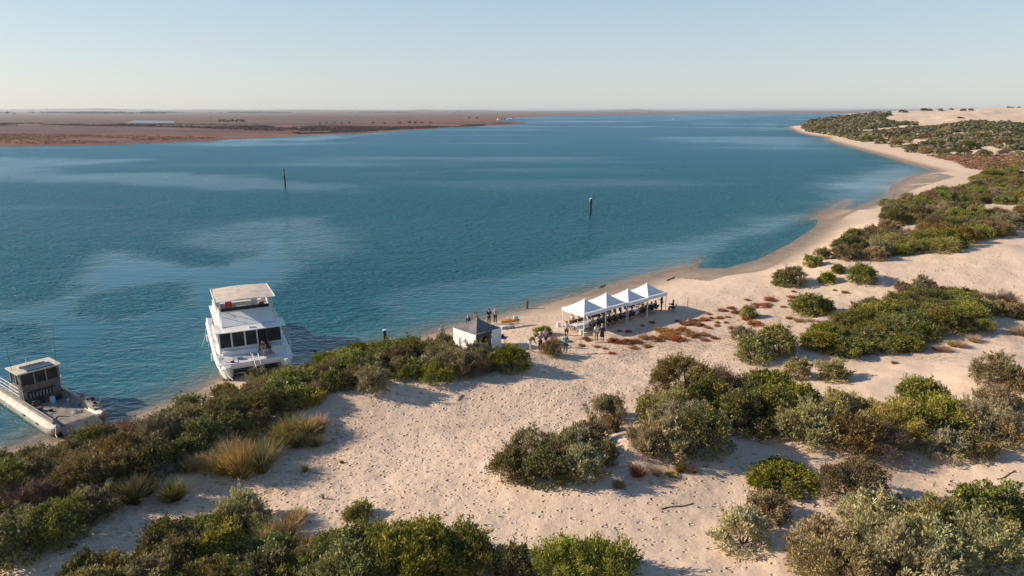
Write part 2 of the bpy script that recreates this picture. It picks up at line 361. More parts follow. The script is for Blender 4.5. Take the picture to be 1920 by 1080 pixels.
CALM = [[(60, 560), (120, 510), (200, 468), (300, 478), (400, 500), (470, 480), (520, 440), (560, 500), (480, 560), (380, 600), (300, 620), (200, 690), (0, 720), (-200, 700), (-200, 590), (90, 545)],
        [(270, 455), (330, 430), (450, 415), (540, 405), (640, 400), (660, 440), (600, 480), (520, 500), (430, 480), (350, 470)],
        [(-200, 330), (0, 298), (250, 300), (120, 322), (340, 322), (480, 332), (700, 350), (560, 362), (350, 350), (150, 345), (0, 345)],
        [(-200, 640), (100, 600), (300, 560), (600, 640), (800, 600), (900, 590), (700, 660), (400, 760), (0, 900), (-200, 900)],
        [(400, 262), (560, 256), (700, 250), (620, 262), (480, 268)],
        [(1540, 395), (1600, 330), (1660, 300), (1760, 318), (1660, 370), (1600, 395)],
        [(700, 560), (900, 520), (1100, 490), (1300, 450), (1500, 400), (1500, 412), (1330, 482), (1290, 498), (1100, 550), (960, 590), (800, 620)]]
wts = [.9, .5, .42, .6, .5, .75, .8]
for P_, wt in zip(CALM, wts):
    Q = [W(*p) for p in P_]; d_ = sdist(WX, WY, Q); sc_ = np.maximum(2.0, np.hypot(WX, WY)*.045)
    calm = np.maximum(calm, wt*sst(d_/sc_+nzx*3.4, -.8, 1.0))
for P_ in [[(-100, 590), (100, 600), (180, 660), (0, 690)], [(150, 545), (330, 530), (350, 575), (200, 620), (100, 590)], [(260, 465), (330, 470), (430, 478), (420, 497), (340, 500), (290, 480)], [(-100, 500), (60, 500), (95, 540), (60, 555), (-100, 560)]]:
    Q = [W(*p) for p in P_]; d_ = sdist(WX, WY, Q)
    calm = calm*(1-.9*sst(d_/2.5+nzx*2.5, -.6, .8))
calm = np.maximum(calm, .42*sst(fbm(WX*.006, WY*.02, 95, 4), .48, .72)*sst(WY, 90, 200))
calm = calm*(.85+.5*fbm(WX*.03, WY*.14, 97, 4))
LG = [W(*p) for p in [(1306, 506), (1330, 484), (1400, 455), (1510, 415), (1540, 405), (1545, 425), (1490, 462), (1420, 495), (1350, 512)]]
lg = .8*sst(sdist(WX, WY, LG)/3.5+nzx*1.5, -.6, .8); calm = calm*(1-lg); shallow = shallow*(1-.75*lg)
dW = np.hypot(WX, WY)
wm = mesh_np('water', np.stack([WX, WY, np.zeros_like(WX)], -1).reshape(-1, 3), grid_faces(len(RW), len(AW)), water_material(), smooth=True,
             attrs=dict(shallow=('POINT', shallow.ravel()), calm=('POINT', calm.ravel()), cam_dist=('POINT', sst(dW, 80, 500).ravel())))
tag(link(wm, 'water'), kind='structure')
# ------------------------------------------------------------------ foliage
def leaf_material(name, trans=.22, rough=.55):
    m, t, p, out = newmat(name); N = NT(t)
    oi = N.n('ObjectInfo'); at = N.attr('tone')
    hs = N.n('HueSaturation'); N.l(at.outputs['Color'], hs.inputs['Color'])
    N.l(N.math('MULTIPLY_ADD', oi.outputs['Random'], .05, .475), hs.inputs['Hue'])
    r2 = N.math('FRACT', N.math('MULTIPLY', oi.outputs['Random'], 7.31)); r3 = N.math('FRACT', N.math('MULTIPLY', oi.outputs['Random'], 13.7))
    N.l(N.math('MULTIPLY_ADD', r2, .45, .75), hs.inputs['Value']); N.l(N.math('MULTIPLY_ADD', r3, .3, .8), hs.inputs['Saturation'])
    N.l(hs.outputs[0], p.inputs['Base Color']); p.inputs['Roughness'].default_value = rough; p.inputs['Specular IOR Level'].default_value = .12
    tr = N.n('BsdfTranslucent'); N.l(hs.outputs[0], tr.inputs[0]); mx = N.n('MixShader'); mx.inputs[0].default_value = trans
    N.l(p.outputs[0], mx.inputs[1]); N.l(tr.outputs[0], mx.inputs[2]); N.l(mx.outputs[0], out.inputs[0])
    return m
M_LEAF = leaf_material('leaves'); M_STEM = simple('bark', (.13, .10, .075), .9, var=.3, scale=8)
def unit(v): return v/(np.linalg.norm(v, axis=-1, keepdims=True)+1e-9)
def blades(C, D, L, Wd, rng, bend=.0, curl=0):
    """n flat leaves from base C along D, length L, width Wd: quads (kite shaped)"""
    n = len(C); side = unit(np.cross(D, rng.normal(size=(n, 3))))
    L = L[:, None]; Wd = Wd[:, None]
    v0 = C; v1 = C+D*L*.55+side*Wd*.5; v2 = C+D*L+np.array([0, 0, -1])*bend*L; v3 = C+D*L*.45-side*Wd*.5
    V = np.stack([v0, v1, v2, v3], 1).reshape(-1, 3)
    return V, np.arange(n*4).reshape(n, 4)
# kind: (palette light/dark tones, leaf length m, leaf width m, cluster style)
SPEC = {
 'green': dict(pal=[(.130, .148, .030), (.088, .108, .024), (.18, .185, .045), (.064, .08, .022), (.22, .195, .065)], L=.15, Wd=.075, up=.25, tuft=9, spread=.13, hr=.62),
 'dark':  dict(pal=[(.075, .088, .026), (.050, .064, .020), (.115, .115, .036), (.085, .072, .035), (.16, .13, .055)], L=.14, Wd=.07, up=.2, tuft=9, spread=.12, hr=.66),
 'grey':  dict(pal=[(.21, .185, .105), (.155, .138, .072), (.275, .25, .16), (.11, .098, .048), (.22, .165, .085)], L=.17, Wd=.045, up=.6, tuft=11, spread=.09, hr=.62),
 'pale':  dict(pal=[(.25, .25, .165), (.19, .185, .115), (.32, .315, .22), (.135, .135, .08), (.25, .21, .12)], L=.16, Wd=.05, up=.6, tuft=11, spread=.085, hr=.6),
 'olive': dict(pal=[(.155, .130, .050), (.105, .095, .036), (.20, .165, .07), (.075, .066, .03), (.18, .12, .06)], L=.15, Wd=.05, up=.45, tuft=9, spread=.11, hr=.6),
 'brown': dict(pal=[(.15, .095, .065), (.10, .065, .050), (.19, .13, .085), (.13, .105, .075), (.085, .06, .045)], L=.22, Wd=.018, up=.5, tuft=8, spread=.16, hr=.6),
 'lime':  dict(pal=[(.165, .170, .038), (.115, .128, .032), (.21, .20, .055), (.085, .10, .03), (.24, .20, .08)], L=.16, Wd=.045, up=.6, tuft=10, spread=.12, hr=.5),
 'rust':  dict(pal=[(.25, .085, .038), (.18, .06, .032), (.30, .14, .06), (.14, .065, .038), (.30, .19, .09)], L=.12, Wd=.035, up=.5, tuft=8, spread=.09, hr=.4),
 'gold':  dict(pal=[(.27, .19, .070), (.20, .14, .055), (.34, .25, .11), (.13, .11, .045), (.22, .13, .06)], L=.15, Wd=.04, up=.5, tuft=9, spread=.1, hr=.5),
}
_cache = {}
def shrub_mesh(kind, r, var, n=None, hr=None):
    """a shrub of real radius r metres with leaf-sized faces"""
    key = (kind, r, var, n, hr)
    if key in _cache: return _cache[key]
    sp = SPEC[kind]; rng = np.random.default_rng(abs(hash((len(kind)*31+ord(kind[0])*7+ord(kind[-1]), int(r*100), var))) % 2**31)
    h = (hr or sp['hr'])*2*r
    if n is None: n = int(min(20000, 2600+3300*r*r))
    # lobes over a lumpy dome
    K = int(10+9*r); th = rng.uniform(0, 2*np.pi, K); q = np.sqrt(rng.uniform(0, 1, K))
    rr = q*r*.80; lob = np.stack([rr*np.cos(th), rr*np.sin(th), h*(.30+.48*np.sqrt(1-q*q)*rng.uniform(.75, 1.15, K))], 1)
    lr = rng.uniform(.24, .46, K)*min(r, 1.6)*(1-.25*q)
    lob[:, 2] = np.maximum(lob[:, 2]-lr*.3, lr*.5)
    tn = max(6, int(sp['tuft'])); nt_ = n//tn
    k = rng.choice(K, nt_, p=lr**2/np.sum(lr**2)); d = unit(rng.normal(size=(nt_, 3))+np.array([0, 0, .45])); d[:, 2] = np.where(d[:, 2] < -.35, -d[:, 2], d[:, 2])
    rad_ = lr[k]*(1-.55*rng.uniform(0, 1, nt_)**2.2)
    c = lob[k]+d*rad_[:, None]*np.array([1.15, 1.15, .95])
    # skirts down to the sand
    sk = rng.uniform(0, 1, nt_) < .16
    a = rng.uniform(0, 2*np.pi, nt_); qq = rng.uniform(.55, .95, nt_)
    c[sk] = np.stack([np.cos(a)*qq*r, np.sin(a)*qq*r, rng.uniform(.02, .30, nt_)*h], 1)[sk]
    c[:, 2] = np.maximum(c[:, 2], .03)
    gap = vnoise(c[:, 0]*2.6+c[:, 2]*1.7, c[:, 1]*2.6-c[:, 2]*1.3, var*5+3) > .70       # openings into the crown
    c[gap] = c[gap]*np.array([.72, .72, .62])
    ns = int(8+10*r); si = rng.choice(nt_, ns); j0 = 0                                     # shoots standing clear of the crown
    for i_ in si:
        dd = unit(unit(c[i_]-np.array([0, 0, h*.3]))*.7+np.array([0, 0, .6])+rng.normal(size=3)*.25); L_ = rng.uniform(.12, .34)*min(r, 1.4)+.08
        ks = rng.choice(nt_, 5); c[ks] = c[i_]+dd*L_*np.linspace(.2, 1, 5)[:, None]
    out = unit(c-np.array([0, 0, h*.25]))
    stray = rng.uniform(0, 1, nt_) < .05; c[stray] += out[stray]*rng.uniform(.05, .22, (stray.sum(), 1))*min(r, 1.3)
    big = sp['spread']*(.8+.5*rng.uniform(0, 1, (nt_, 1)))
    pal = np.array(sp['pal']); ptone = rng.choice(len(pal), K+1, p=None); lobtone = pal[ptone][:K]
    base = lobtone[k]*.55+pal[rng.choice(len(pal), nt_)]*.45
    base = base*rng.uniform(.75, 1.25, (nt_, 1))
    # leaves
    C = np.repeat(c, tn, 0); D = np.repeat(out, tn, 0); B = np.repeat(big, tn, 0)
    m = len(C)
    off = rng.normal(size=(m, 3))*B*.62; C = C+off
    C[:, 2] = np.maximum(C[:, 2], .01)
    D = unit(D*.55+np.array([0, 0, sp['up']])+rng.normal(size=(m, 3))*.50)
    s = rng.uniform(.55, 1.3, m)*np.repeat(rng.uniform(.7, 1.35, K)[k], tn)*(1 if r > .45 else .6)
    V, F = blades(C, D, sp['L']*s, sp['Wd']*s, rng, .08)
    colr = np.array([1.72, 1.64, 1.34])*np.repeat(base, tn, 0)*rng.uniform(.78, 1.25, (m, 1))
    colr = np.repeat(colr, 1, 0)
    me = mesh_np('foliage', V, F, M_LEAF, attrs={'tone': ('FACE', np.clip(colr, 0, 1))})
    _cache[key] = me; return me
def stems_mesh(r, var, h):
    key = ('stem', r, var)
    if key in _cache: return _cache[key]
    rng = np.random.default_rng(900+var); Vs = []; Fs = []; o = 0
    for i in range(7):
        a = rng.uniform(0, 6.28); p = np.array([0, 0, -.15]); rd = .05*max(.5, r)
        tgt = np.array([math.cos(a)*r*.6, math.sin(a)*r*.6, h*rng.uniform(.5, .8)])
        pts = [p, p+tgt*.4+rng.normal(size=3)*.06*r, p+tgt*.75+rng.normal(size=3)*.08*r, tgt]
        for j, q in enumerate(pts):
            rr = rd*(1-j*.28)
            for k in range(5): Vs.append(q+np.array([math.cos(k*1.2566), math.sin(k*1.2566), 0])*rr)
        for j in range(3):
            for k in range(5): Fs.append((o+j*5+k, o+j*5+(k+1) % 5, o+j*5+5+(k+1) % 5, o+j*5+5+k))
        o += 20
    me = mesh_np('stems', Vs, Fs, M_STEM, smooth=True); _cache[key] = me; return me
def tuss_mesh(kind, r, h, var, n=None):
    key = ('tuss', kind, r, h, var, n)
    if key in _cache: return _cache[key]
    rng = np.random.default_rng(500+var+int(r*37)); n = n or int(1000+1100*r)
    pal = {'gold': [(.40, .29, .10), (.54, .42, .20), (.27, .22, .07), (.19, .18, .05), (.36, .20, .08)], 'green': [(.20, .20, .055), (.30, .26, .08), (.14, .15, .04), (.36, .28, .11), (.10, .11, .03)],
           'straw': [(.48, .37, .22), (.38, .28, .16), (.30, .21, .12), (.20, .14, .08), (.42, .30, .19)], 'rust': [(.27, .10, .04), (.20, .07, .035), (.32, .17, .08), (.13, .06, .04), (.30, .2, .1)]}[kind]
    a = rng.uniform(0, 6.28, n); q = np.sqrt(rng.uniform(0, 1, n))*(1+.25*np.sin(a*3+var)); b = np.stack([np.cos(a)*q*r*.6, np.sin(a)*q*r*.6, np.zeros(n)-.04], 1)
    lean = np.stack([np.cos(a)*q*.30, np.sin(a)*q*.30, np.ones(n)], 1)+rng.normal(size=(n, 3))*.28; d = unit(lean)
    L = h*rng.uniform(.25, 1.1, n)*(.75+.5*vnoise(b[:, 0]*9, b[:, 1]*9, var)); wd = rng.uniform(.008, .018, n)*(1+.6*(h > .8)); side = unit(np.cross(d, rng.normal(size=(n, 3))))
    drop = np.stack([np.cos(a)*q, np.sin(a)*q, -np.ones(n)*.35], 1)*(L*.22)[:, None]
    p1 = b+d*(L*.5)[:, None]; p2 = b+d*L[:, None]+drop
    w0 = side*wd[:, None]*.5
    V = np.stack([b-w0, b+w0, p1+w0*.9, p1-w0*.9, p2+w0*.25, p2-w0*.25], 1).reshape(-1, 3)
    i = np.arange(n)[:, None]*6; F = np.concatenate([i+np.array([[0, 1, 2, 3]]), i+np.array([[3, 2, 4, 5]])])
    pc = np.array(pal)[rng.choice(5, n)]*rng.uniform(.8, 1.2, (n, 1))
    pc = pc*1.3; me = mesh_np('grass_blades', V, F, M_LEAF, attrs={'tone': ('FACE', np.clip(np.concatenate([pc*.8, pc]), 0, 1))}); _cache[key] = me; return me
_vc = [0]
def quant(r):
    for q in (.22, .35, .5, .7, .95, 1.25, 1.6, 2.1):
        if r <= q*1.15: return q
    return 2.1
def shrub(px, py, wpx, kind, label, group=None, cat='shrub', name=None, hs=1.0, detail=True, hr=None, r=None, loc=None):
    """px,py: pixel of the foot of the shrub's middle; wpx its width in source pixels"""
    if loc is None:
        P = hit(px, py)
        if P is None: return None
    else: P = loc
    depth = P[1]*math.cos(PITCH)+(CAM_H-P[2])*math.sin(PITCH)
    if r is None: r = wpx/FPX*depth/2
    q = quant(r); _vc[0] += 1; v = _vc[0] % 3
    me = shrub_mesh(kind, q, v, hr=hr); s = r/q
    P = (P[0], P[1]+r*.55 if loc is None else P[1], 0)          # the given pixel is the near foot of the crown
    z = float(H(np.array([P[0]]), np.array([P[1]]))[0])-.03
    nm = name or {'green': 'green_shrub', 'dark': 'dark_shrub', 'grey': 'saltbush', 'pale': 'sage_shrub', 'olive': 'olive_shrub', 'brown': 'dry_shrub', 'lime': 'lime_shrub', 'rust': 'rust_shrub', 'gold': 'gold_shrub'}[kind]
    rz = RNG.uniform(0, 6.28)
    if detail:
        e = empty(nm, (P[0], P[1], z), rz, label, cat, group); e.scale = (s, s, s*hs)
        link(me, 'foliage', e); link(stems_mesh(q, v, (hr or SPEC[kind]['hr'])*2*q*.8), 'stems', e)
    else:
        e = link(me, nm); e.location = (P[0], P[1], z); e.rotation_euler = (0, 0, rz); e.scale = (s, s, s*hs); tag(e, label, cat, group)
    return e
def tussock(px, py, wpx, hpx, kind, label, group=None):
    P = hit(px, py); depth = P[1]*math.cos(PITCH)+(CAM_H-P[2])*math.sin(PITCH)
    r = wpx/FPX*depth/2*.78; h = hpx/FPX*depth*.74; _vc[0] += 1
    q = min((.25, .4, .6, .9), key=lambda a: abs(a-r)); qh = min((.3, .55, .85, 1.2), key=lambda a: abs(a-h))
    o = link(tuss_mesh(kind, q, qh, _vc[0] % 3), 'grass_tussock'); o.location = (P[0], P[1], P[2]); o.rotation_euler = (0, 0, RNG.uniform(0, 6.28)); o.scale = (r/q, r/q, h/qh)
    return tag(o, label, 'grass tussock', group)
PLACED = []      # (x, y, r) of everything already standing
def fill(poly, mix, rrange, gap, label_of, group, detail=True, hs=(.85, 1.15), maxn=999, seed=1, name_of=None, thin=None):
    """shrubs of mixed kinds on the ground inside an outline of their feet"""
    rng = np.random.default_rng(seed); xs = [p[0] for p in poly]; ys = [p[1] for p in poly]
    kinds = list(mix); wts_ = np.array([mix[k] for k in kinds], float); wts_ /= wts_.sum(); out = []
    cand = []
    for _ in range(6000):
        px = rng.uniform(min(xs), max(xs)); py = rng.uniform(min(ys), max(ys))
        if not bool(in_poly(px, py, poly)): continue
        P = hit(px, py)
        if P is None or P[2] < .25: continue
        # even density on the ground, not in the picture
        dd = math.hypot(P[0], P[1])
        cand.append((P, dd))
    if not cand: return out
    for P, dd in cand:
        r = rng.uniform(*rrange)
        if thin and float(fbm(np.array([P[0]*.07]), np.array([P[1]*.07]), seed+5, 3)[0]) < thin: continue
        if any((P[0]-a)**2+(P[1]-b)**2 < (gap*(r+c))**2 for a, b, c in PLACED): continue
        # patches of one kind: pick by noise
        f = (float(fbm(np.array([P[0]*.13]), np.array([P[1]*.13]), seed+60, 2)[0])*1.9-.45+rng.normal()*.16) % 1.0
        kd = kinds[int(np.searchsorted(np.cumsum(wts_), min(.999, max(0, f))))]
        PLACED.append((P[0], P[1], r))
        out.append(shrub(0, 0, 0, kd, label_of(kd), group, r=r, loc=P, detail=detail, hs=rng.uniform(*hs)))
        if len(out) >= maxn: break
    return out
# ------------------------------------------------------------------ shrubs one can point to
def S_(px, py, w_, kind, label, **k):
    o = shrub(px, py, w_, kind, label, **k); PLACED.append((o.location.x, o.location.y, .5*w_/FPX*max(20, o.location.y))); return o
# right foreground
S_(1617, 958, 140, 'olive', 'rounded olive grey shrub casting its shadow right across bare sand')
S_(1478, 925, 140, 'green', 'low straggly green bush on sand left of the rounded olive shrub', hr=.3, hs=.62)
S_(1402, 1038, 112, 'pale', 'squat silvery shrub in front of the thin twiggy one')
S_(1447, 985, 92, 'grey', 'thin twiggy half bare shrub touching the squat silvery shrub', hr=.5)
for a in [(1560, 1092, 150, 'grey', 'broad grey shrub at the left end of the bottom right thicket'), (1662, 1078, 150, 'grey', 'second grey shrub from the left in the bottom right thicket'),
          (1655, 1008, 120, 'pale', 'sage shrub at the back of the bottom right thicket'), (1770, 1092, 160, 'pale', 'silvery shrub cut by the bottom edge in the right thicket'),
          (1760, 1030, 120, 'grey', 'grey shrub in the middle of the bottom right thicket'), (1850, 1010, 130, 'green', 'bright green shrub at the top of the bottom right thicket'),
          (1905, 1000, 110, 'green', 'green shrub on the right edge above the silvery ones'), (1880, 1085, 160, 'pale', 'silvery shrub in the bottom right corner'),
          (1720, 1150, 200, 'grey', 'grey shrub below the others at the bottom right'), (1600, 1150, 180, 'olive', 'olive shrub half below the frame at the bottom right')]:
    S_(*a, group='shrubs of the bottom right thicket')
for a in [(1530, 838, 118, 'grey', 'grey shrub at the left end of the long right hand thicket'), (1600, 812, 120, 'grey', 'brownish grey shrub behind the left end of the right hand thicket'),
          (1610, 855, 110, 'olive', 'olive shrub in the front of the long right hand thicket'), (1705, 835, 140, 'lime', 'feathery green bush in the middle of the right hand thicket'),
          (1780, 822, 140, 'lime', 'feathery green bush right of centre in the right hand thicket'), (1740, 790, 120, 'green', 'green bush at the top of the right hand thicket'),
          (1860, 830, 120, 'grey', 'grey shrub near the right end of the right hand thicket'), (1905, 842, 80, 'grey', 'grey shrub cut by the right edge above the sand gap'),
          (1665, 868, 100, 'brown', 'dry brown low shrub along the front of the right hand thicket'), (1780, 868, 80, 'pale', 'pale silvery shrub alone at the front of the right hand thicket'),
          (1838, 862, 66, 'olive', 'small olive shrub beside the pale silvery one'), (1890, 790, 90, 'grey', 'grey shrub behind the right end of the right hand thicket')]:
    S_(*a, group='shrubs of the long right hand thicket')
for a in [(1252, 868, 112, 'grey', 'grey green shrub at the front of the tall central clump'), (1325, 858, 120, 'dark', 'dark shrub at the right foot of the tall central clump'),
          (1255, 805, 110, 'grey', 'greyish shrub on the left shoulder of the tall central clump'), (1330, 800, 130, 'dark', 'darkest shrub in the middle of the tall central clump'),
          (1290, 758, 130, 'olive', 'olive shrub crowning the tall central clump'), (1345, 765, 100, 'brown', 'brownish shrub at the top right of the tall central clump'),
          (1290, 830, 120, 'pale', 'silver leaved shrub inside the tall central clump'), (1222, 855, 70, 'olive', 'small olive shrub on the left slope of the tall central clump'),
          (1400, 820, 110, 'dark', 'dark shrub in the gap right of the tall central clump'), (1465, 812, 120, 'green', 'rounded green bush right of the tall central clump'),
          (1445, 770, 110, 'green', 'leggy green bush behind the rounded green bush'), (1500, 790, 90, 'green', 'green bush at the far right of the central clump'), (1410, 775, 90, 'dark', 'dark bush between the crown and the green bushes')]:
    S_(*a, group='shrubs of the tall central clump', hs=1.08)
for a in [(965, 905, 84, 'olive', 'olive shrub at the left foot of the low middle clump'), (1025, 912, 90, 'dark', 'dark shrub at the front of the low middle clump'), (1090, 908, 100, 'pale', 'silvery shrub at the right front of the low middle clump'),
          (1000, 868, 90, 'grey', 'grey shrub at the back left of the low middle clump'), (1065, 868, 100, 'pale', 'silver green shrub in the heart of the low middle clump'), (1105, 845, 80, 'grey', 'grey shrub at the back right of the low middle clump'),
          (955, 880, 60, 'brown', 'brown tipped shrub on the left rim of the low middle clump'), (1130, 872, 60, 'olive', 'olive shrub on the right rim of the low middle clump'), (1045, 890, 80, 'olive', 'olive shrub between the dark and silvery ones')]:
    S_(*a, group='shrubs of the low middle clump')
S_(1142, 795, 78, 'grey', 'grey green shrub just left of the tall clump, on open sand')
S_(1146, 812, 42, 'grey', 'small round shrub at the foot of the grey green shrub')
S_(1500, 712, 52, 'grey', 'left one of two small round shrubs on pale sand')
S_(1566, 716, 64, 'grey', 'right one of two small round shrubs on pale sand')
S_(1878, 726, 84, 'grey', 'tall grey shrub at the right edge above the sand track'); S_(1915, 738, 60, 'grey', 'grey shrub behind the tall one at the right edge')
S_(1418, 682, 70, 'green', 'lower half of the green wedge of bush below the beach'); S_(1462, 668, 76, 'green', 'upper half of the green wedge of bush below the beach')
S_(1488, 538, 62, 'olive', 'round dark shrub on its own above the beach'); S_(1470, 537, 40, 'green', 'low green shrub leaning on the round dark one')
S_(1553, 532, 30, 'green', 'tiny round bush between two larger round bushes'); S_(1622, 534, 56, 'green', 'round green bush with a short shadow on the dune')
S_(1573, 513, 22, 'green', 'smallest green tuft of shrub on the dune shoulder'); S_(1526, 500, 32, 'green', 'small bush on the dune crest left of the hill thicket'); S_(1545, 487, 34, 'olive', 'olive bush joining the hill thicket')
S_(1524, 593, 62, 'green', 'bright green round bush with tan grass at its foot'); S_(1546, 588, 46, 'green', 'green bush leaning on the bright green round bush')
S_(1393, 640, 42, 'pale', 'pale silvery little bush on the red flecked sand'); S_(1408, 597, 34, 'green', 'small green bush among red cushions on the beach')
S_(1034, 668, 44, 'olive', 'grey green bush beside the person in the turquoise top', hs=.9); S_(1018, 630, 34, 'green', 'low green bush behind the group by the grey tent', hs=.7); S_(1040, 645, 26, 'rust', 'rusty low bush near the person in the turquoise top', hs=.7)
S_(668, 978, 50, 'lime', 'small yellow green bush alone on the open sand')
for a in [(625, 1085, 120, 'green', 'green bush at the left of the bottom centre clump'), (705, 1068, 130, 'lime', 'light green bush left of centre in the bottom clump'), (790, 1072, 130, 'green', 'bushy green crown in the middle of the bottom clump'),
          (860, 1070, 110, 'green', 'green bush at the right of the bottom centre clump'), (760, 1120, 180, 'green', 'green bush below the crown of the bottom clump'), (885, 1100, 120, 'lime', 'yellowish green bush at the lower right of the bottom clump'),
          (965, 1088, 80, 'dark', 'small dark bush between the two green bottom clumps'), (1060, 1098, 130, 'lime', 'bright green bush at the bottom edge, left one of the pair'), (1140, 1102, 130, 'lime', 'bright green bush at the bottom edge, right one of the pair'), (650, 1140, 160, 'green', 'green bush low in the bottom left of the clump')]:
    S_(*a, group='bushes along the bottom edge')
S_(440, 985, 90, 'pale', 'silvery shrub at the top of the lower left thicket'); S_(475, 990, 60, 'grey', 'grey shrub beside the silvery one in the lower left thicket')
S_(1705, 985, 70, 'pale', 'sage shrub poking out beside the rounded olive shrub')
# thickets
D_ = {'green': 'leafy green', 'dark': 'dark green', 'grey': 'grey green', 'pale': 'silvery', 'olive': 'olive', 'brown': 'dry brown', 'lime': 'yellow green', 'rust': 'rust red', 'gold': 'golden tan'}
LEFT = [(-20, 1090), (-20, 868), (60, 862), (130, 840), (215, 792), (330, 772), (400, 756), (450, 748), (520, 726), (570, 696), (640, 680), (760, 655), (835, 645), (856, 672), (975, 690), (1003, 690), (930, 692), (870, 706), (760, 716), (700, 730), (625, 738), (560, 765), (480, 800), (400, 855), (300, 890), (230, 935), (150, 985), (80, 1030)]
for _p in [(455, 872), (490, 866), (430, 850), (395, 872), (362, 876), (325, 928), (250, 930), (275, 915), (590, 802), (550, 806), (520, 808), (590, 828), (135, 962), (515, 1010), (545, 990), (495, 1030), (574, 1030)]:
    _h = hit(*_p); PLACED.append((_h[0], _h[1], 1.0))          # room kept for the grass tussocks
fill(LEFT, {'green': 4.2, 'dark': 1.8, 'olive': 2.2, 'grey': 1.3, 'brown': .6, 'lime': 1.1}, (.85, 1.6), .56, lambda k: D_[k]+' shrub in the long thicket', 'shrubs of the long thicket by the boats', seed=4, hs=(.8, 1.1))
fill([(160, 1080), (230, 1050), (330, 1020), (410, 985), (470, 1000), (560, 1050), (590, 1090), (560, 1200), (100, 1200)], {'dark': 3, 'green': 3, 'olive': 1}, (.8, 1.3), .55, lambda k: D_[k]+' shrub in the shaded clump at the lower left', 'shrubs of the lower left clump', seed=5, hs=(.8, 1.0))
fill([(1520, 660), (1545, 625), (1620, 590), (1700, 560), (1790, 565), (1850, 600), (1850, 618), (1760, 628), (1700, 655), (1600, 668)], {'green': 5, 'dark': 2, 'lime': 3}, (1.1, 1.9), .56, lambda k: D_[k]+' shrub in the big green patch', 'shrubs of the big green patch', seed=6, hs=(.6, .85))
fill([(1690, 560), (1700, 545), (1760, 548), (1830, 562), (1930, 585), (1930, 602), (1850, 590), (1780, 575)], {'grey': 3, 'olive': 3, 'brown': 2, 'gold': .6}, (.7, 1.3), .55, lambda k: D_[k]+' shrub in the strip behind the big green patch', 'shrubs of the strip behind the green patch', seed=7, hs=(.8, 1.0))
HILL = [(1560, 490), (1572, 478), (1640, 440), (1680, 405), (1668, 398), (1660, 385), (1700, 380), (1740, 372), (1800, 360), (1840, 350), (1930, 345), (1930, 385), (1860, 392), (1800, 400), (1830, 412), (1930, 408), (1930, 438), (1850, 448), (1790, 462), (1765, 474), (1700, 480), (1640, 488)]
fill(HILL, {'green': 3.2, 'olive': 2.2, 'dark': 1.6, 'brown': 1.3, 'grey': 1.4, 'lime': .9}, (1.3, 2.3), .60, lambda k: D_[k]+' shrub on the hillside above the beach', 'shrubs on the hillside above the beach', detail=False, seed=8, hs=(.75, 1.1), thin=.43)
fill([(1845, 348), (1825, 338), (1870, 322), (1930, 320), (1930, 350)], {'green': 3, 'lime': 2, 'olive': 2}, (1.8, 3.2), .62, lambda k: D_[k]+' shrub on the far crest of the hillside', 'shrubs on the far crest', detail=False, seed=9, hs=(.5, .8))
# tussocks
for a in [(452, 890, 66, 88, 'gold'), (490, 880, 60, 70, 'green'), (430, 858, 50, 60, 'gold'), (505, 850, 45, 50, 'green'), (395, 880, 50, 46, 'gold'), (362, 882, 44, 44, 'gold'), (418, 885, 40, 50, 'gold'), (325, 938, 40, 56, 'green'), (250, 940, 56, 70, 'green'), (275, 925, 36, 40, 'green'),
          (575, 815, 45, 50, 'gold'), (597, 808, 40, 46, 'straw'), (545, 812, 46, 50, 'gold'), (520, 815, 40, 36, 'gold'), (560, 835, 36, 40, 'green'), (590, 835, 30, 34, 'green'), (470, 830, 40, 40, 'gold'), (135, 968, 36, 44, 'gold'), (95, 1000, 30, 40, 'gold'), (180, 960, 26, 30, 'green'),
          (440, 868, 40, 60, 'straw'), (475, 862, 44, 56, 'green'), (410, 868, 36, 44, 'green'), (525, 830, 36, 44, 'gold'), (505, 1020, 56, 60, 'gold'), (535, 1010, 44, 56, 'gold'), (552, 985, 36, 40, 'gold'), (490, 1035, 44, 50, 'gold'), (574, 1040, 32, 56, 'gold'), (545, 1030, 30, 40, 'green'), (560, 970, 30, 24, 'green'), (640, 868, 9, 10, 'gold'), (606, 935, 6, 18, 'gold'), (572, 884, 12, 20, 'gold')]:
    tussock(*a, {'gold': 'golden', 'green': 'olive green', 'straw': 'straw pale'}[a[4]]+' grass tussock '+('beside the lower left clump' if a[1] > 960 else 'along the front of the long thicket'), 'grass tussocks by the left thickets')
for a in [(1232, 890, 22, 24, 'straw'), (1275, 882, 30, 26, 'gold'), (1300, 885, 20, 18, 'straw'), (1195, 890, 40, 24, 'rust'), (1160, 912, 28, 20, 'straw'), (1205, 842, 34, 40, 'straw'), (1188, 815, 26, 26, 'straw'), (1150, 855, 20, 14, 'straw'), (1260, 892, 24, 14, 'gold')]:
    tussock(*a, {'gold': 'golden', 'straw': 'straw pale', 'rust': 'rusty'}[a[4]]+' dry grass tuft under the tall central clump', 'dry tufts round the tall central clump')
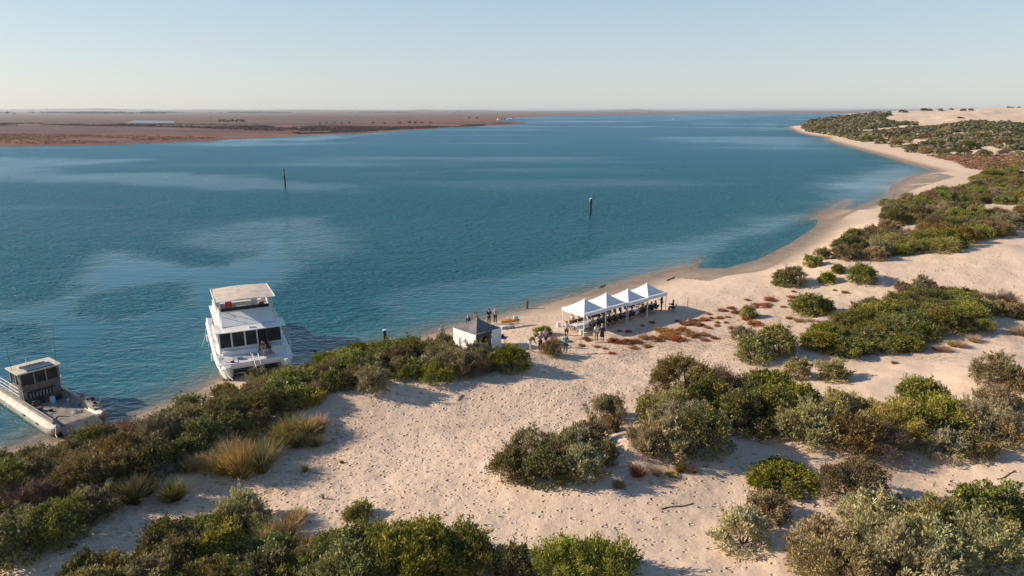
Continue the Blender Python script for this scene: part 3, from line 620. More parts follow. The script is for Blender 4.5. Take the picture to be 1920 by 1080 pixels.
for a in [(1500, 604, 24, 12, 'gold'), (1520, 603, 22, 10, 'straw'), (1480, 598, 16, 9, 'gold'), (1475, 622, 14, 7, 'gold'), (1520, 622, 26, 12, 'gold'), (1545, 612, 18, 8, 'straw'), (1770, 660, 26, 20, 'straw'), (1800, 650, 30, 18, 'straw'), (1825, 640, 26, 18, 'straw'), (1785, 648, 22, 16, 'gold'), (1755, 655, 22, 12, 'straw'), (1915, 628, 40, 22, 'straw'), (1583, 549, 14, 8, 'gold'), (1565, 545, 10, 5, 'gold'),
          (1665, 466, 40, 9, 'rust'), (1850, 436, 40, 10, 'rust'), (1865, 442, 30, 9, 'gold'), (1590, 447, 16, 9, 'rust'), (1575, 455, 20, 9, 'gold'), (1562, 462, 16, 8, 'gold'), (1677, 682, 14, 9, 'rust'), (1640, 664, 18, 8, 'straw')]:
    tussock(*a, {'gold': 'golden', 'straw': 'straw pale', 'rust': 'rusty'}[a[4]]+' grass tuft on the right hand dunes', 'grass tufts on the right hand dunes')
# red cushion plants on the upper beach
reds = [(1403, 564, 12), (1446, 565, 24), (1428, 577, 30), (1440, 573, 16), (1470, 577, 11), (1488, 560, 16), (1490, 548, 10), (1484, 566, 12), (1372, 580, 14), (1355, 584, 16), (1382, 588, 20), (1393, 592, 12), (1330, 590, 12), (1350, 598, 16), (1365, 596, 10), (1322, 602, 20), (1345, 606, 8), (1402, 600, 18), (1376, 618, 16), (1310, 612, 22), (1300, 604, 16), (1287, 610, 22), (1345, 612, 12), (1420, 612, 26), (1412, 606, 14), (1328, 616, 14),
        (1272, 604, 12), (1240, 622, 22), (1262, 628, 30), (1282, 622, 24), (1300, 632, 30), (1322, 630, 20), (1250, 636, 34), (1230, 640, 26), (1210, 636, 22), (1195, 644, 20), (1170, 646, 30), (1150, 643, 24), (1274, 640, 26), (1180, 624, 10), (1163, 622, 8), (1205, 612, 10), (1224, 606, 12), (1120, 652, 12), (1135, 655, 8), (1096, 636, 14), (1104, 640, 10), (1090, 650, 14), (1070, 642, 8), (1322, 640, 16), (1340, 636, 14), (1420, 578, 10), (1362, 606, 10), (1335, 598, 9), (1186, 654, 16), (1216, 652, 18), (1148, 664, 10)]
for px, py, wd in reds:
    shrub(px, py, wd, 'rust', 'rust red cushion plant on the upper beach', 'red cushion plants on the upper beach', cat='cushion plant', name='cushion_plant', detail=False, hs=.55)
# ------------------------------------------------------------------ distant cover
def clump_mesh(name, pts, rs, hs_, pal, per=26, seed=0, flat=1.0):
    """many low shrubs as one mesh: leafy facets over a dome at each point"""
    rng = np.random.default_rng(seed); n = len(pts); pts = np.asarray(pts, float); rs = np.asarray(rs, float); hs_ = np.asarray(hs_, float)
    c = np.repeat(pts, per, 0); R = np.repeat(rs, per); Hh = np.repeat(hs_, per); m = len(c)
    d = unit(rng.normal(size=(m, 3))); d[:, 2] = np.abs(d[:, 2]); q = rng.uniform(.45, 1.0, m)
    c = c+d*np.stack([R*q, R*q, Hh*q], 1)
    nrm = unit(d*.9+np.array([0, 0, .35])+rng.normal(size=(m, 3))*.45); t1 = unit(np.cross(nrm, rng.normal(size=(m, 3)))); t2 = np.cross(nrm, t1)
    s = (R*rng.uniform(.14, .30, m))[:, None]; s2 = (np.minimum(R, Hh*1.2)*rng.uniform(.2, .42, m))[:, None]
    V = np.stack([c-t1*s-t2*s2*.4, c+t1*s*.3-t2*s2, c+t1*s+t2*s2*.3, c-t1*s*.2+t2*s2], 1).reshape(-1, 3)
    pal = np.array(pal); col = pal[rng.choice(len(pal), n)]*rng.uniform(.7, 1.3, (n, 1))
    col = np.repeat(col, per, 0)*rng.uniform(.85, 1.15, (m, 1))
    return mesh_np(name, V, np.arange(m*4).reshape(m, 4), M_LEAF, attrs={'tone': ('FACE', np.clip(col, 0, 1))})
def scatter(poly, n, rng, minz=.3, tries=40000, noise=None):
    xs = [p[0] for p in poly]; ys = [p[1] for p in poly]; out = []
    # even on the ground: sample the outline in plan
    Q = []
    for p in poly:
        h_ = hit(*p); Q.append(h_[:2] if h_ else W(p[0], max(p[1], 212), 5))
    qx = [q[0] for q in Q]; qy = [q[1] for q in Q]
    X = rng.uniform(min(qx), max(qx), tries); Y = rng.uniform(min(qy), max(qy), tries)
    ok = in_poly(X, Y, Q)
    if noise: ok &= fbm(X*noise[0], Y*noise[0], noise[1], 3) > noise[2]
    X = X[ok][:n]; Y = Y[ok][:n]; Z = H(X, Y); k = Z > minz
    return np.stack([X[k], Y[k], Z[k]], 1)
rg = np.random.default_rng(77)
MASS = [(1508, 240), (1512, 233), (1530, 228), (1560, 224), (1600, 219), (1640, 216), (1668, 216), (1640, 222), (1665, 228), (1700, 234), (1740, 237), (1780, 236), (1830, 231), (1870, 229), (1960, 230), (1960, 294), (1880, 292), (1820, 290), (1735, 288), (1700, 285), (1660, 273), (1600, 262), (1585, 257), (1540, 250), (1520, 247)]
dull = [(a*1.45, b*1.38, c*1.2) for a, b, c in [(.175, .125, .085), (.16, .135, .07), (.115, .105, .045), (.085, .085, .038), (.15, .12, .065), (.06, .062, .032), (.14, .105, .075), (.10, .10, .04)]]
P1 = scatter(MASS, 9000, rg, 1.0, 90000, (.02, 12, .41))
r1 = rg.uniform(1.2, 3.4, len(P1))*(1+np.clip((P1[:, 1]-300)/900, 0, .6))
tag(link(clump_mesh('scrub', P1, r1, r1*rg.uniform(.55, .9, len(P1)), dull, 34, 3), 'far_dune_scrub'), 'mass of dull green scrub covering the distant dunes behind the headland', 'scrub', kind='stuff')
BELT = [(1738, 291), (1800, 292), (1960, 293), (1960, 322), (1860, 323), (1815, 315), (1790, 303), (1760, 297)]
P2 = scatter(BELT, 2600, rg, .5, 40000)
r2 = rg.uniform(.5, 1.5, len(P2))
tag(link(clump_mesh('belt', P2, r2, r2*.42, [(.30, .10, .035), (.34, .15, .05), (.40, .22, .08), (.22, .09, .04), (.36, .26, .11), (.16, .12, .05)], 18, 4), 'rust_groundcover'), 'rust and orange ground cover between the far dunes and the beach', 'ground cover', kind='stuff')
P3 = scatter([(1845, 318), (1850, 308), (1960, 306), (1960, 322)], 500, rg, .5)
tag(link(clump_mesh('belt2', P3, rg.uniform(.8, 1.6, len(P3)), rg.uniform(.5, 1.0, len(P3)), [(.20, .18, .06), (.33, .22, .09), (.13, .12, .05)], 18, 5), 'golden_groundcover'), 'golden brown low cover at the right edge below the rust belt', 'ground cover', kind='stuff')
# shrubs along the beach edge of the far scrub, and dark ones on the bare crest
EDGE = [(1545, 247, 26), (1575, 252, 22), (1600, 258, 20), (1630, 266, 26), (1655, 270, 24), (1686, 276, 30), (1712, 283, 26), (1740, 288, 30), (1775, 291, 26), (1810, 292, 28), (1850, 294, 30), (1890, 294, 30), (1915, 296, 26),
        (1520, 241, 18), (1530, 233, 20), (1550, 231, 22), (1570, 240, 20), (1700, 268, 28), (1760, 275, 30), (1820, 278, 30), (1880, 275, 32), (1740, 262, 26), (1800, 262, 26), (1850, 262, 28), (1905, 262, 28), (1660, 256, 22), (1700, 252, 22), (1780, 249, 24), (1860, 247, 24)]
for i, (px, py, wd) in enumerate(EDGE):
    shrub(px, py, wd, ('olive', 'green', 'brown', 'dark', 'grey')[i*7 % 5], 'rounded shrub standing out of the distant dune scrub', 'large shrubs in the distant dune scrub', detail=False, hs=.8)
for px, py, wd in [(1608, 217, 8), (1622, 215, 10), (1640, 213, 9), (1650, 213, 8), (1660, 229, 16), (1655, 228, 14), (1668, 212, 10), (1692, 211, 12), (1700, 211, 8), (1735, 208, 14), (1745, 208, 10), (1765, 208, 10), (1785, 206, 8), (1808, 208, 12), (1822, 208, 10), (1800, 222, 8), (1806, 222, 8), (1893, 202, 8), (1900, 202, 6), (1912, 202, 7)]:
    shrub(px, py, wd, 'dark', 'dark shrub on the crest of the distant bare dune', 'dark shrubs on the distant bare dune', detail=False, hs=.6)
# marsh shrubs across the water
mcol = [(.10, .07, .075), (.075, .065, .055), (.13, .085, .08), (.06, .06, .05), (.16, .10, .08)]
def band(poly, n, r0, r1_, hh, pal, name, label, seed, noise=None):
    P = scatter(poly, n, np.random.default_rng(seed), .2, 60000, noise); r = np.random.default_rng(seed+1).uniform(r0, r1_, len(P))
    if len(P): tag(link(clump_mesh(name, P, r, r*hh, pal, 9, seed), name), label, 'marsh scrub', kind='stuff')
band([(-60, 236), (-60, 231), (90, 231), (300, 233), (520, 233), (620, 236), (640, 243), (500, 246), (430, 243), (300, 238), (100, 236)], 2600, 1.2, 3.4, .45, mcol, 'marsh_scrub', 'purple brown scrub belt across the middle of the far marsh', 5, (.012, 8, .45))
band([(520, 240), (600, 236), (740, 238), (830, 236), (960, 231), (900, 236.5), (790, 241), (700, 246), (560, 252)], 3000, 1.2, 3.0, .45, mcol, 'marsh_scrub', 'purple brown scrub along the far bank up to the point', 6, (.012, 9, .42))
band([(-60, 268), (-60, 250), (100, 252), (250, 254), (420, 256), (380, 261), (200, 268), (60, 271)], 2600, .7, 2.0, .3, [(.28, .09, .045), (.22, .07, .04), (.32, .17, .08), (.16, .07, .05), (.36, .26, .14)], 'red_marsh_plants', 'red and orange marsh plants along the near bank of the far shore', 8, (.02, 3, .42))
# single trees out on the marsh
def tree(px, py, hpx, label, group, z=None):
    P = hit(px, py); h = hpx/FPX*math.hypot(P[0], P[1])
    e = empty('marsh_tree', P, RNG.uniform(0, 6), label, 'tree', group)
    rngt = np.random.default_rng(int(px*13)); q = rngt.normal(size=(9, 3))*np.array([.36, .36, .16])*h+np.array([0, 0, h*.62])
    link(clump_mesh('crown', q, np.full(9, h*.36), np.full(9, h*.30), [(.055, .062, .04), (.04, .05, .035), (.08, .08, .05)], 24, int(px)), 'crown', e)
    mb = []; f = []
    for j, (zz, rr) in enumerate([(-.3, h*.06), (h*.5, h*.035)]):
        for k in range(6): mb.append((math.cos(k*1.047)*rr, math.sin(k*1.047)*rr, zz))
    for k in range(6): f.append((k, (k+1) % 6, 6+(k+1) % 6, 6+k))
    link(mesh_np('trunk', mb, f, M_STEM), 'trunk', e)
for px, py, hp in [(412, 230, 4.5), (420, 230, 5), (428, 230.4, 4.5), (436, 230, 5), (444, 230.2, 5), (452, 230.4, 5.5), (458, 230, 5)]:
    tree(px, py, hp, 'dark tree in the lone clump standing on the far marsh', 'trees of the lone clump on the marsh')
for px, py, hp in [(13, 214.5, 4), (27, 214.8, 2.5), (600, 232, 3), (612, 232.4, 3.2), (628, 232.5, 3.4), (655, 232.5, 3.6), (700, 232.8, 4), (722, 233.2, 4), (748, 233, 4), (768, 233, 5), (780, 233.5, 5), (790, 233, 4.5), (806, 233, 4), (640, 233, 3), (880, 222.5, 3), (893, 223, 3)]:
    tree(px, py, hp, 'small dark tree dotted along the far marsh bank', 'scattered trees along the far marsh')
for px, py, hp in [(941, 225.3, 3.5), (947, 225.5, 3.2), (962, 225.5, 3.4), (968, 226, 3), (974, 227, 3.4), (980, 228, 3)]:
    tree(px, py, hp, 'dark tree beside the white hut on the far point', 'trees round the white hut')
# woods and hills at the horizon
def wood(x0, x1, y, hh, n, name, label, seed):
    rng = np.random.default_rng(seed); px = np.concatenate([rng.normal(m_, (x1-x0)*.05, n//7) for m_ in rng.uniform(x0, x1, 7)]); P = []
    for a in px:
        q = W(a, y+rng.uniform(-.25, .25), 1.2); P.append((q[0], q[1], 1.2))
    r = rng.uniform(.6, 1.5, len(P))*hh
    tag(link(clump_mesh(name, P, r*1.8, r, [(.05, .06, .045), (.07, .075, .055), (.045, .05, .04)], 12, seed), name), label, 'woodland', kind='stuff')
wood(-40, 280, 211.6, 7, 420, 'far_woodland', 'grey green woodland along the left horizon', 21)
wood(130, 300, 212.8, 6, 160, 'far_woodland', 'darker strip of trees in front of the left horizon', 22)
wood(260, 560, 211.2, 6, 260, 'far_woodland', 'thin strip of trees on the horizon left of centre', 23)
wood(560, 900, 210.6, 5, 160, 'far_woodland', 'faint tree strip on the horizon near the centre', 24)
def hills(name, prof, dist, seed):
    az = np.linspace(prof[0][0], prof[-1][0], 140); hgt = np.interp(az, [p[0] for p in prof], [p[1] for p in prof])*(.8+.4*vnoise(az*.06, az*0, seed))
    V = []; u = (az-960)/FPX*1.0
    for k, (dz, dd) in enumerate([(-.05, 0), (.45, .03), (.85, .06), (1, .1), (.7, .14), (0, .2)]):
        for a, h_ in zip(u, hgt): D = dist*(1+dd); V.append((a*D, D, 1+.55*h_*max(0, dz)))
    f = grid_faces(6, 140)
    m = bpy.data.materials.get('hill_land') or simple('hill_land', (.20, .17, .12), .95, var=.3, scale=.003)
    tag(link(mesh_np(name, V, f, m, smooth=True), name), kind='structure')
hills('hills', [(-300, 40), (0, 52), (120, 60), (200, 80), (270, 62), (330, 40), (400, 52), (520, 40), (560, 50), (640, 40), (740, 30), (800, 44), (900, 34), (960, 10)], 11000, 4)
hills('hills', [(1090, 5), (1140, 40), (1180, 60), (1230, 26), (1250, 3)], 13000, 5)
hills('hills', [(1560, 5), (1600, 45), (1650, 55), (1750, 45), (1900, 50), (2300, 30)], 15000, 6)
# ------------------------------------------------------------------ solid modelling helper
class MB:
    def __init__(s): s.v = []; s.f = []
    def add(s, V, F):
        o = len(s.v); s.v += [tuple(map(float, p)) for p in V]; s.f += [tuple(i+o for i in f) for f in F]; return s
    def box(s, x0, x1, y0, y1, z0, z1):
        V = [(x, y, z) for z in (z0, z1) for y in (y0, y1) for x in (x0, x1)]
        return s.add(V, [(0, 2, 3, 1), (4, 5, 7, 6), (0, 1, 5, 4), (2, 6, 7, 3), (0, 4, 6, 2), (1, 3, 7, 5)])
    def tube(s, p, q, r, r2=None, n=8):
        r2 = r if r2 is None else r2; p, q = Vector(p), Vector(q); d = (q-p).normalized()
        a = d.orthogonal().normalized(); b = d.cross(a); V = []
        for c, rr in ((p, r), (q, r2)):
            for k in range(n): t = k*2*math.pi/n; V.append(c+a*math.cos(t)*rr+b*math.sin(t)*rr)
        return s.add(V, [(k, (k+1) % n, n+(k+1) % n, n+k) for k in range(n)]+[tuple(range(n))[::-1], tuple(range(n, 2*n))])
    def path(s, pts, r, n=6):
        for a, b in zip(pts[:-1], pts[1:]): s.tube(a, b, r, n=n)
        return s
    def loft(s, secs, cap=True, closed=True):
        n = len(secs[0]); V = [p for c in secs for p in c]; F = []
        for i in range(len(secs)-1):
            for k in range(n if closed else n-1): F.append((i*n+k, i*n+(k+1) % n, (i+1)*n+(k+1) % n, (i+1)*n+k))
        if cap: F += [tuple(range(n))[::-1], tuple(range((len(secs)-1)*n, len(secs)*n))]
        return s.add(V, F)
    def ball(s, c, r, sx=1, sy=1, sz=1, n=10, m=6):
        V = [(c[0]+r*sx*math.sin(math.pi*i/m)*math.cos(2*math.pi*k/n), c[1]+r*sy*math.sin(math.pi*i/m)*math.sin(2*math.pi*k/n), c[2]+r*sz*math.cos(math.pi*i/m)) for i in range(m+1) for k in range(n)]
        return s.add(V, [(i*n+k, i*n+(k+1) % n, (i+1)*n+(k+1) % n, (i+1)*n+k) for i in range(m) for k in range(n)])
    def quadslab(s, P, th, d=(0, 0, 1)):
        """a flat panel of four corners with thickness th along d"""
        d = Vector(d).normalized()*th; A = [Vector(p) for p in P]; B = [p+d for p in A]
        return s.add(A+B, [(3, 2, 1, 0), (4, 5, 6, 7), (0, 1, 5, 4), (1, 2, 6, 5), (2, 3, 7, 6), (3, 0, 4, 7)])
    def build(s, name, mat, parent=None, smooth=False, bevel=0):
        me = bpy.data.meshes.new(name); me.from_pydata(s.v, [], s.f); me.validate()
        import bmesh
        bm = bmesh.new(); bm.from_mesh(me); bmesh.ops.remove_doubles(bm, verts=bm.verts, dist=1e-5) if smooth else None
        bmesh.ops.recalc_face_normals(bm, faces=bm.faces)
        if bevel: bmesh.ops.bevel(bm, geom=[e for e in bm.edges if len(e.link_faces) == 2 and e.calc_face_angle(0) > .6], offset=bevel, segments=2, affect='EDGES', clamp_overlap=True)
        bm.to_mesh(me); bm.free()
        if smooth: me.polygons.foreach_set('use_smooth', [True]*len(me.polygons))
        me.materials.append(mat); return link(me, name, parent)
def glassy(name, col, rough=.06):
    m, t, p, o = newmat(name); N = NT(t); tc = N.n('TexCoord'); f = N.noise(tc.outputs['Object'], 1.2, 3)
    N.l(N.ramp(f, [(.35, col), (.7, tuple(c*2.2+.004 for c in col))]), p.inputs['Base Color']); p.inputs['Roughness'].default_value = rough; return m
M_GEL = simple('gelcoat_white', (.80, .80, .78), .28, var=.04, scale=1.2); M_GEL2 = simple('deck_white', (.70, .70, .68), .55, var=.05, scale=2)
M_CANV = simple('canopy_cream', (.62, .53, .44), .8, var=.07, scale=1.5); M_GLASS = glassy('tinted_glass', (.012, .018, .026))
M_STEEL = simple('stainless_rail', (.55, .56, .58), .3, metal=.7, var=.06); M_DARK = simple('dark_part_and_shade', (.025, .025, .032), .7, var=.2)  # dark finish of real parts, also used for shade painted into openings
M_ALU = simple('weathered_aluminium', (.33, .30, .265), .5, metal=.25, var=.13, scale=1.6, bump=.1); M_ALU2 = simple('scuffed_alloy_deck', (.29, .255, .215), .7, metal=.1, var=.16, scale=2.4)
M_RED = simple('red_fabric', (.45, .05, .05), .7); M_BLUE = simple('blue_plastic', (.10, .28, .48), .45); M_PALEBLUE = simple('pale_blue_plastic', (.42, .60, .74), .5)
M_ANTI = simple('antifouling_paint', (.16, .15, .11), .7, var=.2); M_BLACK = simple('black_rubber', (.015, .015, .018), .7); M_ROPE = simple('rope', (.62, .58, .50), .9)
M_BROWN = simple('brown_panel', (.15, .11, .085), .6, var=.18, scale=2); M_SOLAR = glassy('solar_cells', (.012, .014, .035), .2); M_CREAM = simple('cream_roof', (.66, .58, .46), .55, var=.09)
M_WHITEC = simple('white_canvas', (.80, .80, .80), .75, var=.03, scale=1.5); M_GREYC = simple('grey_canvas', (.165, .155, .165), .8, var=.1, scale=1.5); M_CLOTH = simple('tablecloth_white', (.72, .72, .76), .8, var=.05)
M_WOOD = simple('weathered_timber', (.16, .105, .075), .85, var=.3, scale=7, bump=.3); M_POST = simple('tarred_pile', (.035, .032, .034), .75, var=.3, scale=6); M_ORANGE = simple('orange_timber', (.62, .27, .06), .6, var=.12)
M_GREEN = simple('green_marker_paint', (.02, .16, .12), .5); M_REDP = simple('red_marker_paint', (.42, .04, .05), .5); M_WHITEP = simple('white_plastic', (.75, .75, .73), .45); M_TAN = simple('tan_crate', (.52, .34, .24), .7); M_PURPLE = simple('violet_box', (.16, .14, .30), .6)
# ------------------------------------------------------------------ catamaran nosed into the beach
def catamaran():
    B = empty('catamaran', (-20.8, 52.35, 0.0), math.pi+.475, 'white two deck motor catamaran nosed into the beach with a cream roof', 'boat'); B.scale = (1.07, 1.0, 1.0)
    for s in (1, -1):
        secs = []; bot = []
        for y, wi, wo, zt, zb, lift in [(.65, .05, .22, 1.20, .75, .0), (.45, .14, .36, 1.24, .25, 0), (0.0, .30, .52, 1.27, -.1, 0), (-1.0, .45, .66, 1.30, -.4, 0), (-3.0, .60, .72, 1.38, -.5, 0), (-5.0, .62, .74, 1.50, -.5, 0), (-6.0, .62, .74, 1.72, -.5, 0), (-11.0, .62, .72, 1.78, -.5, 0), (-13.4, .60, .68, 1.6, -.4, 0), (-14.2, .56, .6, 1.1, -.2, 0)]:
            c = 2.05*s
            secs.append([(c-s*wi, y, zb+.35), (c-s*wi*.55, y, zb), (c+s*wo*.55, y, zb), (c+s*wo*.86, y, zb+(zt-zb)*.45), (c+s*wo, y, zb+(zt-zb)*.72), (c+s*wo, y, zt-.06), (c+s*(wo-.10), y, zt), (c-s*wi, y, min(zt, 1.2))])
        h = MB().loft(secs).build('hull', M_GEL, B, smooth=False, bevel=.02)
        MB().path([(c2[4][0]+s*.02, c2[4][1], c2[4][2]+.05) for c2 in secs[1:-1]], .045, 8).build('rubbing_strake', M_GEL2, h)
        MB().loft([[(2.05*s-s*.3, y, -.6), (2.05*s+s*.50*k, y, -.6), (2.05*s+s*(.40+.26*k), y, .16), (2.05*s-s*.6*k, y, .16)] for y, k in ((.2, .35), (-1, .9), (-6, 1.03), (-12.6, .98))]).build('waterline_paint', M_ANTI, h)
    MB().box(-2.0, 2.0, -12.6, 0.02, .82, 1.16).box(-2.75, 2.75, -12.5, -.12, 1.165, 1.19).build('deck', M_GEL2, B)
    MB().box(-2.62, 2.62, -.06, .06, 1.0, 1.27).build('bow_fascia', M_GEL, B, bevel=.02)
    MB().box(-1.5, 2.45, -1.9, -1.0, 1.192, 1.205).build('deck_mat', simple('grey_deck_mat', (.36, .36, .40), .8), B)
    # cabin: walls with a window band
    yb = -10.4
    def fr(z): return -2.75-(z-1.19)*.16      # raked front
    c = MB()
    for s in (1, -1):
        c.quadslab([(s*2.38, fr(1.19), 1.19), (s*2.38, yb, 1.19), (s*2.38, yb, 1.85), (s*2.38, fr(1.85), 1.85)], .06, (-s, 0, 0))
        c.quadslab([(s*2.30, fr(3.0), 2.95), (s*2.30, yb, 2.95), (s*2.26, yb, 3.3), (s*2.26, fr(3.3), 3.3)], .06, (-s, 0, 0))
    c.box(-2.3, 2.3, yb-.06, yb, 1.19, 3.3)
    c.quadslab([(2.36, fr(1.19), 1.19), (-.42, fr(1.19), 1.19), (-.42, fr(1.72), 1.72), (2.36, fr(1.72), 1.72)], .06, (0, -1, 0))
    c.quadslab([(-1.28, fr(1.19), 1.19), (-2.36, fr(1.19), 1.19), (-2.36, fr(1.78), 1.78), (-1.28, fr(1.78), 1.78)], .06, (0, -1, 0))
    c.quadslab([(2.3, fr(3.1), 3.1), (-2.3, fr(3.1), 3.1), (-2.28, fr(3.32), 3.32), (2.28, fr(3.32), 3.32)], .06, (0, -1, 0))
    for x in (2.32, 1.42, .44, -.48, -1.22, -2.32): c.quadslab([(x+.05, fr(1.19)+.02, 1.19), (x-.05, fr(1.19)+.02, 1.19), (x-.05, fr(3.2)+.02, 3.2), (x+.05, fr(3.2)+.02, 3.2)], .07, (0, -1, 0))
    cb = c.build('cabin', M_GEL, B)
    for x0, x1, z0 in ((2.26, 1.48, 1.74), (1.36, .50, 1.74), (.38, -.42, 1.74), (-1.28, -2.26, 1.80)):
        MB().quadslab([(x0, fr(z0)-.02, z0), (x1, fr(z0)-.02, z0), (x1, fr(3.08)-.02, 3.08), (x0, fr(3.08)-.02, 3.08)], .02, (0, -1, 0)).build('window', M_GLASS, B)
    for s in (1, -1):
        for k in range(6):
            y0 = -3.25-k*1.18
            MB().quadslab([(s*2.345, y0, 1.87), (s*2.345, y0-1.06, 1.87), (s*2.275, y0-1.06, 2.93), (s*2.275, y0, 2.93)], .02, (-s, 0, 0)).build('window', M_GLASS, B)
            MB().quadslab([(s*2.375, y0-1.065, 1.85), (s*2.375, y0-1.175, 1.85), (s*2.30, y0-1.175, 2.96), (s*2.30, y0-1.065, 2.96)], .03, (-s, 0, 0)).build('window_post', M_GEL, B)
    d = MB().box(-1.17, -.53, -3.25, -3.2, 1.2, 3.08).build('doorway_shade', M_DARK, B)  # dark sheet stands in for the shade inside the cabin door
    dl = MB().quadslab([(-1.20, -2.72, 1.22), (-1.20, -2.06, 1.22), (-1.20, -2.2, 3.05), (-1.20, -3.0, 3.05)], .03, (1, 0, 0)).build('door', M_GLASS, B)
    MB().tube((-1.16, -2.2, 2.0), (-1.16, -2.2, 2.25), .015).build('handle', M_STEEL, dl)
    # awning roof with a bowed front edge
    A = [[(x, -1.78-.02*abs(x)-.07*x*x, 3.30-.02*x*x), (x, -1.78-.07*x*x-.02*abs(x), 3.36-.02*x*x), (x, -3.9, 3.50), (x, -3.9, 3.34)] for x in np.linspace(-2.62, 2.62, 13)]
    MB().loft(A).build('awning_roof', M_GEL, B)
    MB().box(-2.45, 2.45, -10.9, -3.88, 3.32, 3.44).build('cabin_roof', M_GEL2, B, bevel=.02)
    MB().box(-.25, .15, -2.5, -2.2, 3.4, 3.5).build('hatch', M_GEL2, B)
    # flybridge
    f = MB().loft([[(-2.05, -3.1, 3.46), (-1.86, -5.0, 4.28), (-1.86, -5.15, 4.28), (-2.05, -5.15, 3.44)], [(2.05, -3.1, 3.46), (1.86, -5.0, 4.28), (1.86, -5.15, 4.28), (2.05, -5.15, 3.44)]])
    for s in (1, -1): f.quadslab([(s*2.1, -4.0, 3.44), (s*2.2, -10.2, 3.44), (s*2.2, -10.2, 4.15), (s*1.95, -4.9, 4.27)], .09, (-s, 0, 0))
    f.box(-2.2, 2.2, -10.3, -10.2, 3.44, 4.1); f.build('flybridge', M_GEL, B, bevel=.015)
    MB().quadslab([(1.84, -5.02, 4.28), (-1.84, -5.02, 4.28), (-1.80, -5.2, 4.52), (1.80, -5.2, 4.52)], .03, (0, -1, 0)).build('windscreen', M_GLASS, B)
    MB().box(-1.9, 1.9, -10.1, -5.2, 3.445, 3.47).build('flybridge_floor', M_DARK, B)
    MB().box(-.2, .6, -5.9, -5.3, 3.47, 4.62).build('helm_console', M_GEL, B, bevel=.03)
    for x in (.9, -1.1): MB().box(x, x+.5, -6.6, -6.1, 3.47, 3.95).box(x, x+.5, -6.7, -6.6, 3.9, 4.7).build('seat', M_RED if x > 0 else M_GEL, B, bevel=.03)
    MB().box(-1.7, 1.7, -9.6, -9.0, 3.47, 3.95).build('bench', M_GEL2, B, bevel=.03)
    MB().ball((-1.3, -5.6, 4.45), .22, 1, .3, 1).build('life_ring', M_RED, B)
    R = [[(x, -4.35, 5.34-.012*x*x), (x, -4.35, 5.42-.03*x*x), (x, -6.8, 5.50-.03*x*x), (x, -9.35, 5.44-.03*x*x), (x, -9.35, 5.36-.012*x*x), (x, -6.8, 5.42-.03*x*x)] for x in np.linspace(-2.25, 2.25, 9)]
    rf = MB().loft(R).build('canopy_roof', M_CANV, B)
    MB().path([(-2.26, -4.32, 5.33), (2.26, -4.32, 5.33), (2.26, -9.38, 5.33), (-2.26, -9.38, 5.33), (-2.26, -4.32, 5.33)], .04).build('canopy_edge', M_GEL, rf)
    for x, y, zb in ((2.0, -4.5, 3.9), (-2.0, -4.5, 3.9), (2.05, -6.6, 4.1), (-2.05, -6.6, 4.1), (2.08, -8.6, 4.1), (-2.08, -8.6, 4.1), (1.9, -5.1, 4.25)):
        MB().tube((x, y, zb), (x*.99, y, 5.36), .035).build('canopy_post', M_STEEL, B)
    # rails
    for s in (1, -1):
        r_ = MB().path([(s*2.55, -.1, 2.0), (s*2.72, -1.2, 2.05), (s*2.72, -2.6, 2.1)], .022)
        for y, z in ((-.1, 2.0), (-1.2, 2.05), (-2.6, 2.1)): r_.tube((s*2.62, y, 1.25), (s*(2.55 if y > -.5 else 2.72), y, z), .02)
        r_.build('side_rail', M_STEEL, B)
        q = MB().path([(s*2.1, -5.0, 4.65), (s*2.2, -10.2, 4.65)], .022)
        for y in (-5.0, -6.3, -7.6, -8.9, -10.1): q.tube((s*2.12, y, 4.1), (s*2.12, y, 4.65), .018)
        q.build('flybridge_rail', M_STEEL, B)
    r_ = MB().path([(2.5, -.05, 2.0), (.35, -.05, 2.0)], .022).path([(2.5, -.05, 1.65), (.35, -.05, 1.65)], .012)
    for x in (2.5, 1.4, .35): r_.tube((x, -.05, 1.2), (x, -.05, 2.0), .02)
    r_.path([(-.55, -.05, 2.0), (-2.5, -.05, 2.0)], .022)
    for x in (-.55, -1.5, -2.5): r_.tube((x, -.05, 1.2), (x, -.05, 2.0), .02)
    r_.build('bow_rail', M_STEEL, B)
    g_ = MB()
    for x in (.12, -.28): g_.tube((x+.1, -.5, 1.7), (x, 1.3, .55), .035)
    for k in range(6): t_ = k/5; g_.tube((.2-.1*t_, -.3+1.5*t_, 1.55-.92*t_), (-.2-.1*t_, -.3+1.5*t_, 1.55-.92*t_), .02)
    g_.build('boarding_ladder', M_GEL, B)
    MB().box(-.4, 2.2, -2.72, -2.28, 1.19, 1.55).build('bow_bench', M_GEL, B, bevel=.03); MB().box(-2.35, -1.35, -2.72, -1.5, 1.19, 1.72).build('bow_locker', M_GEL, B, bevel=.04)
    MB().box(1.55, 1.8, -.7, -.45, 1.19, 1.3).build('cleat', M_DARK, B); MB().ball((2.35, -.9, 1.5), .12, 1, .5, 1).build('fender', M_GEL2, B)
    MB().tube((.3, -6.9, 5.45), (.3, -6.9, 6.2), .012).build('aerial', M_STEEL, B)
    MB().path([(2.95, -9.0, 1.8), (3.1, -9.1, 1.0), (3.35, -9.2, .2), (3.5, -9.3, -.1)], .025).build('mooring_rope', M_ROPE, B)
    for y in (-4.2, -7.0, -9.8): MB().tube((2.86, y, .35), (2.86, y, .95), .13, .13, 10).tube((2.82, y, .95), (2.72, y, 1.7), .012).build('fender', M_BLUE if y == -7.0 else M_GEL2, B)
    MB().tube((-1.2, -7.6, 3.7), (-1.2, -8.5, 3.7), .25, .25, 12).build('raft_canister', M_GEL, B, bevel=.02)
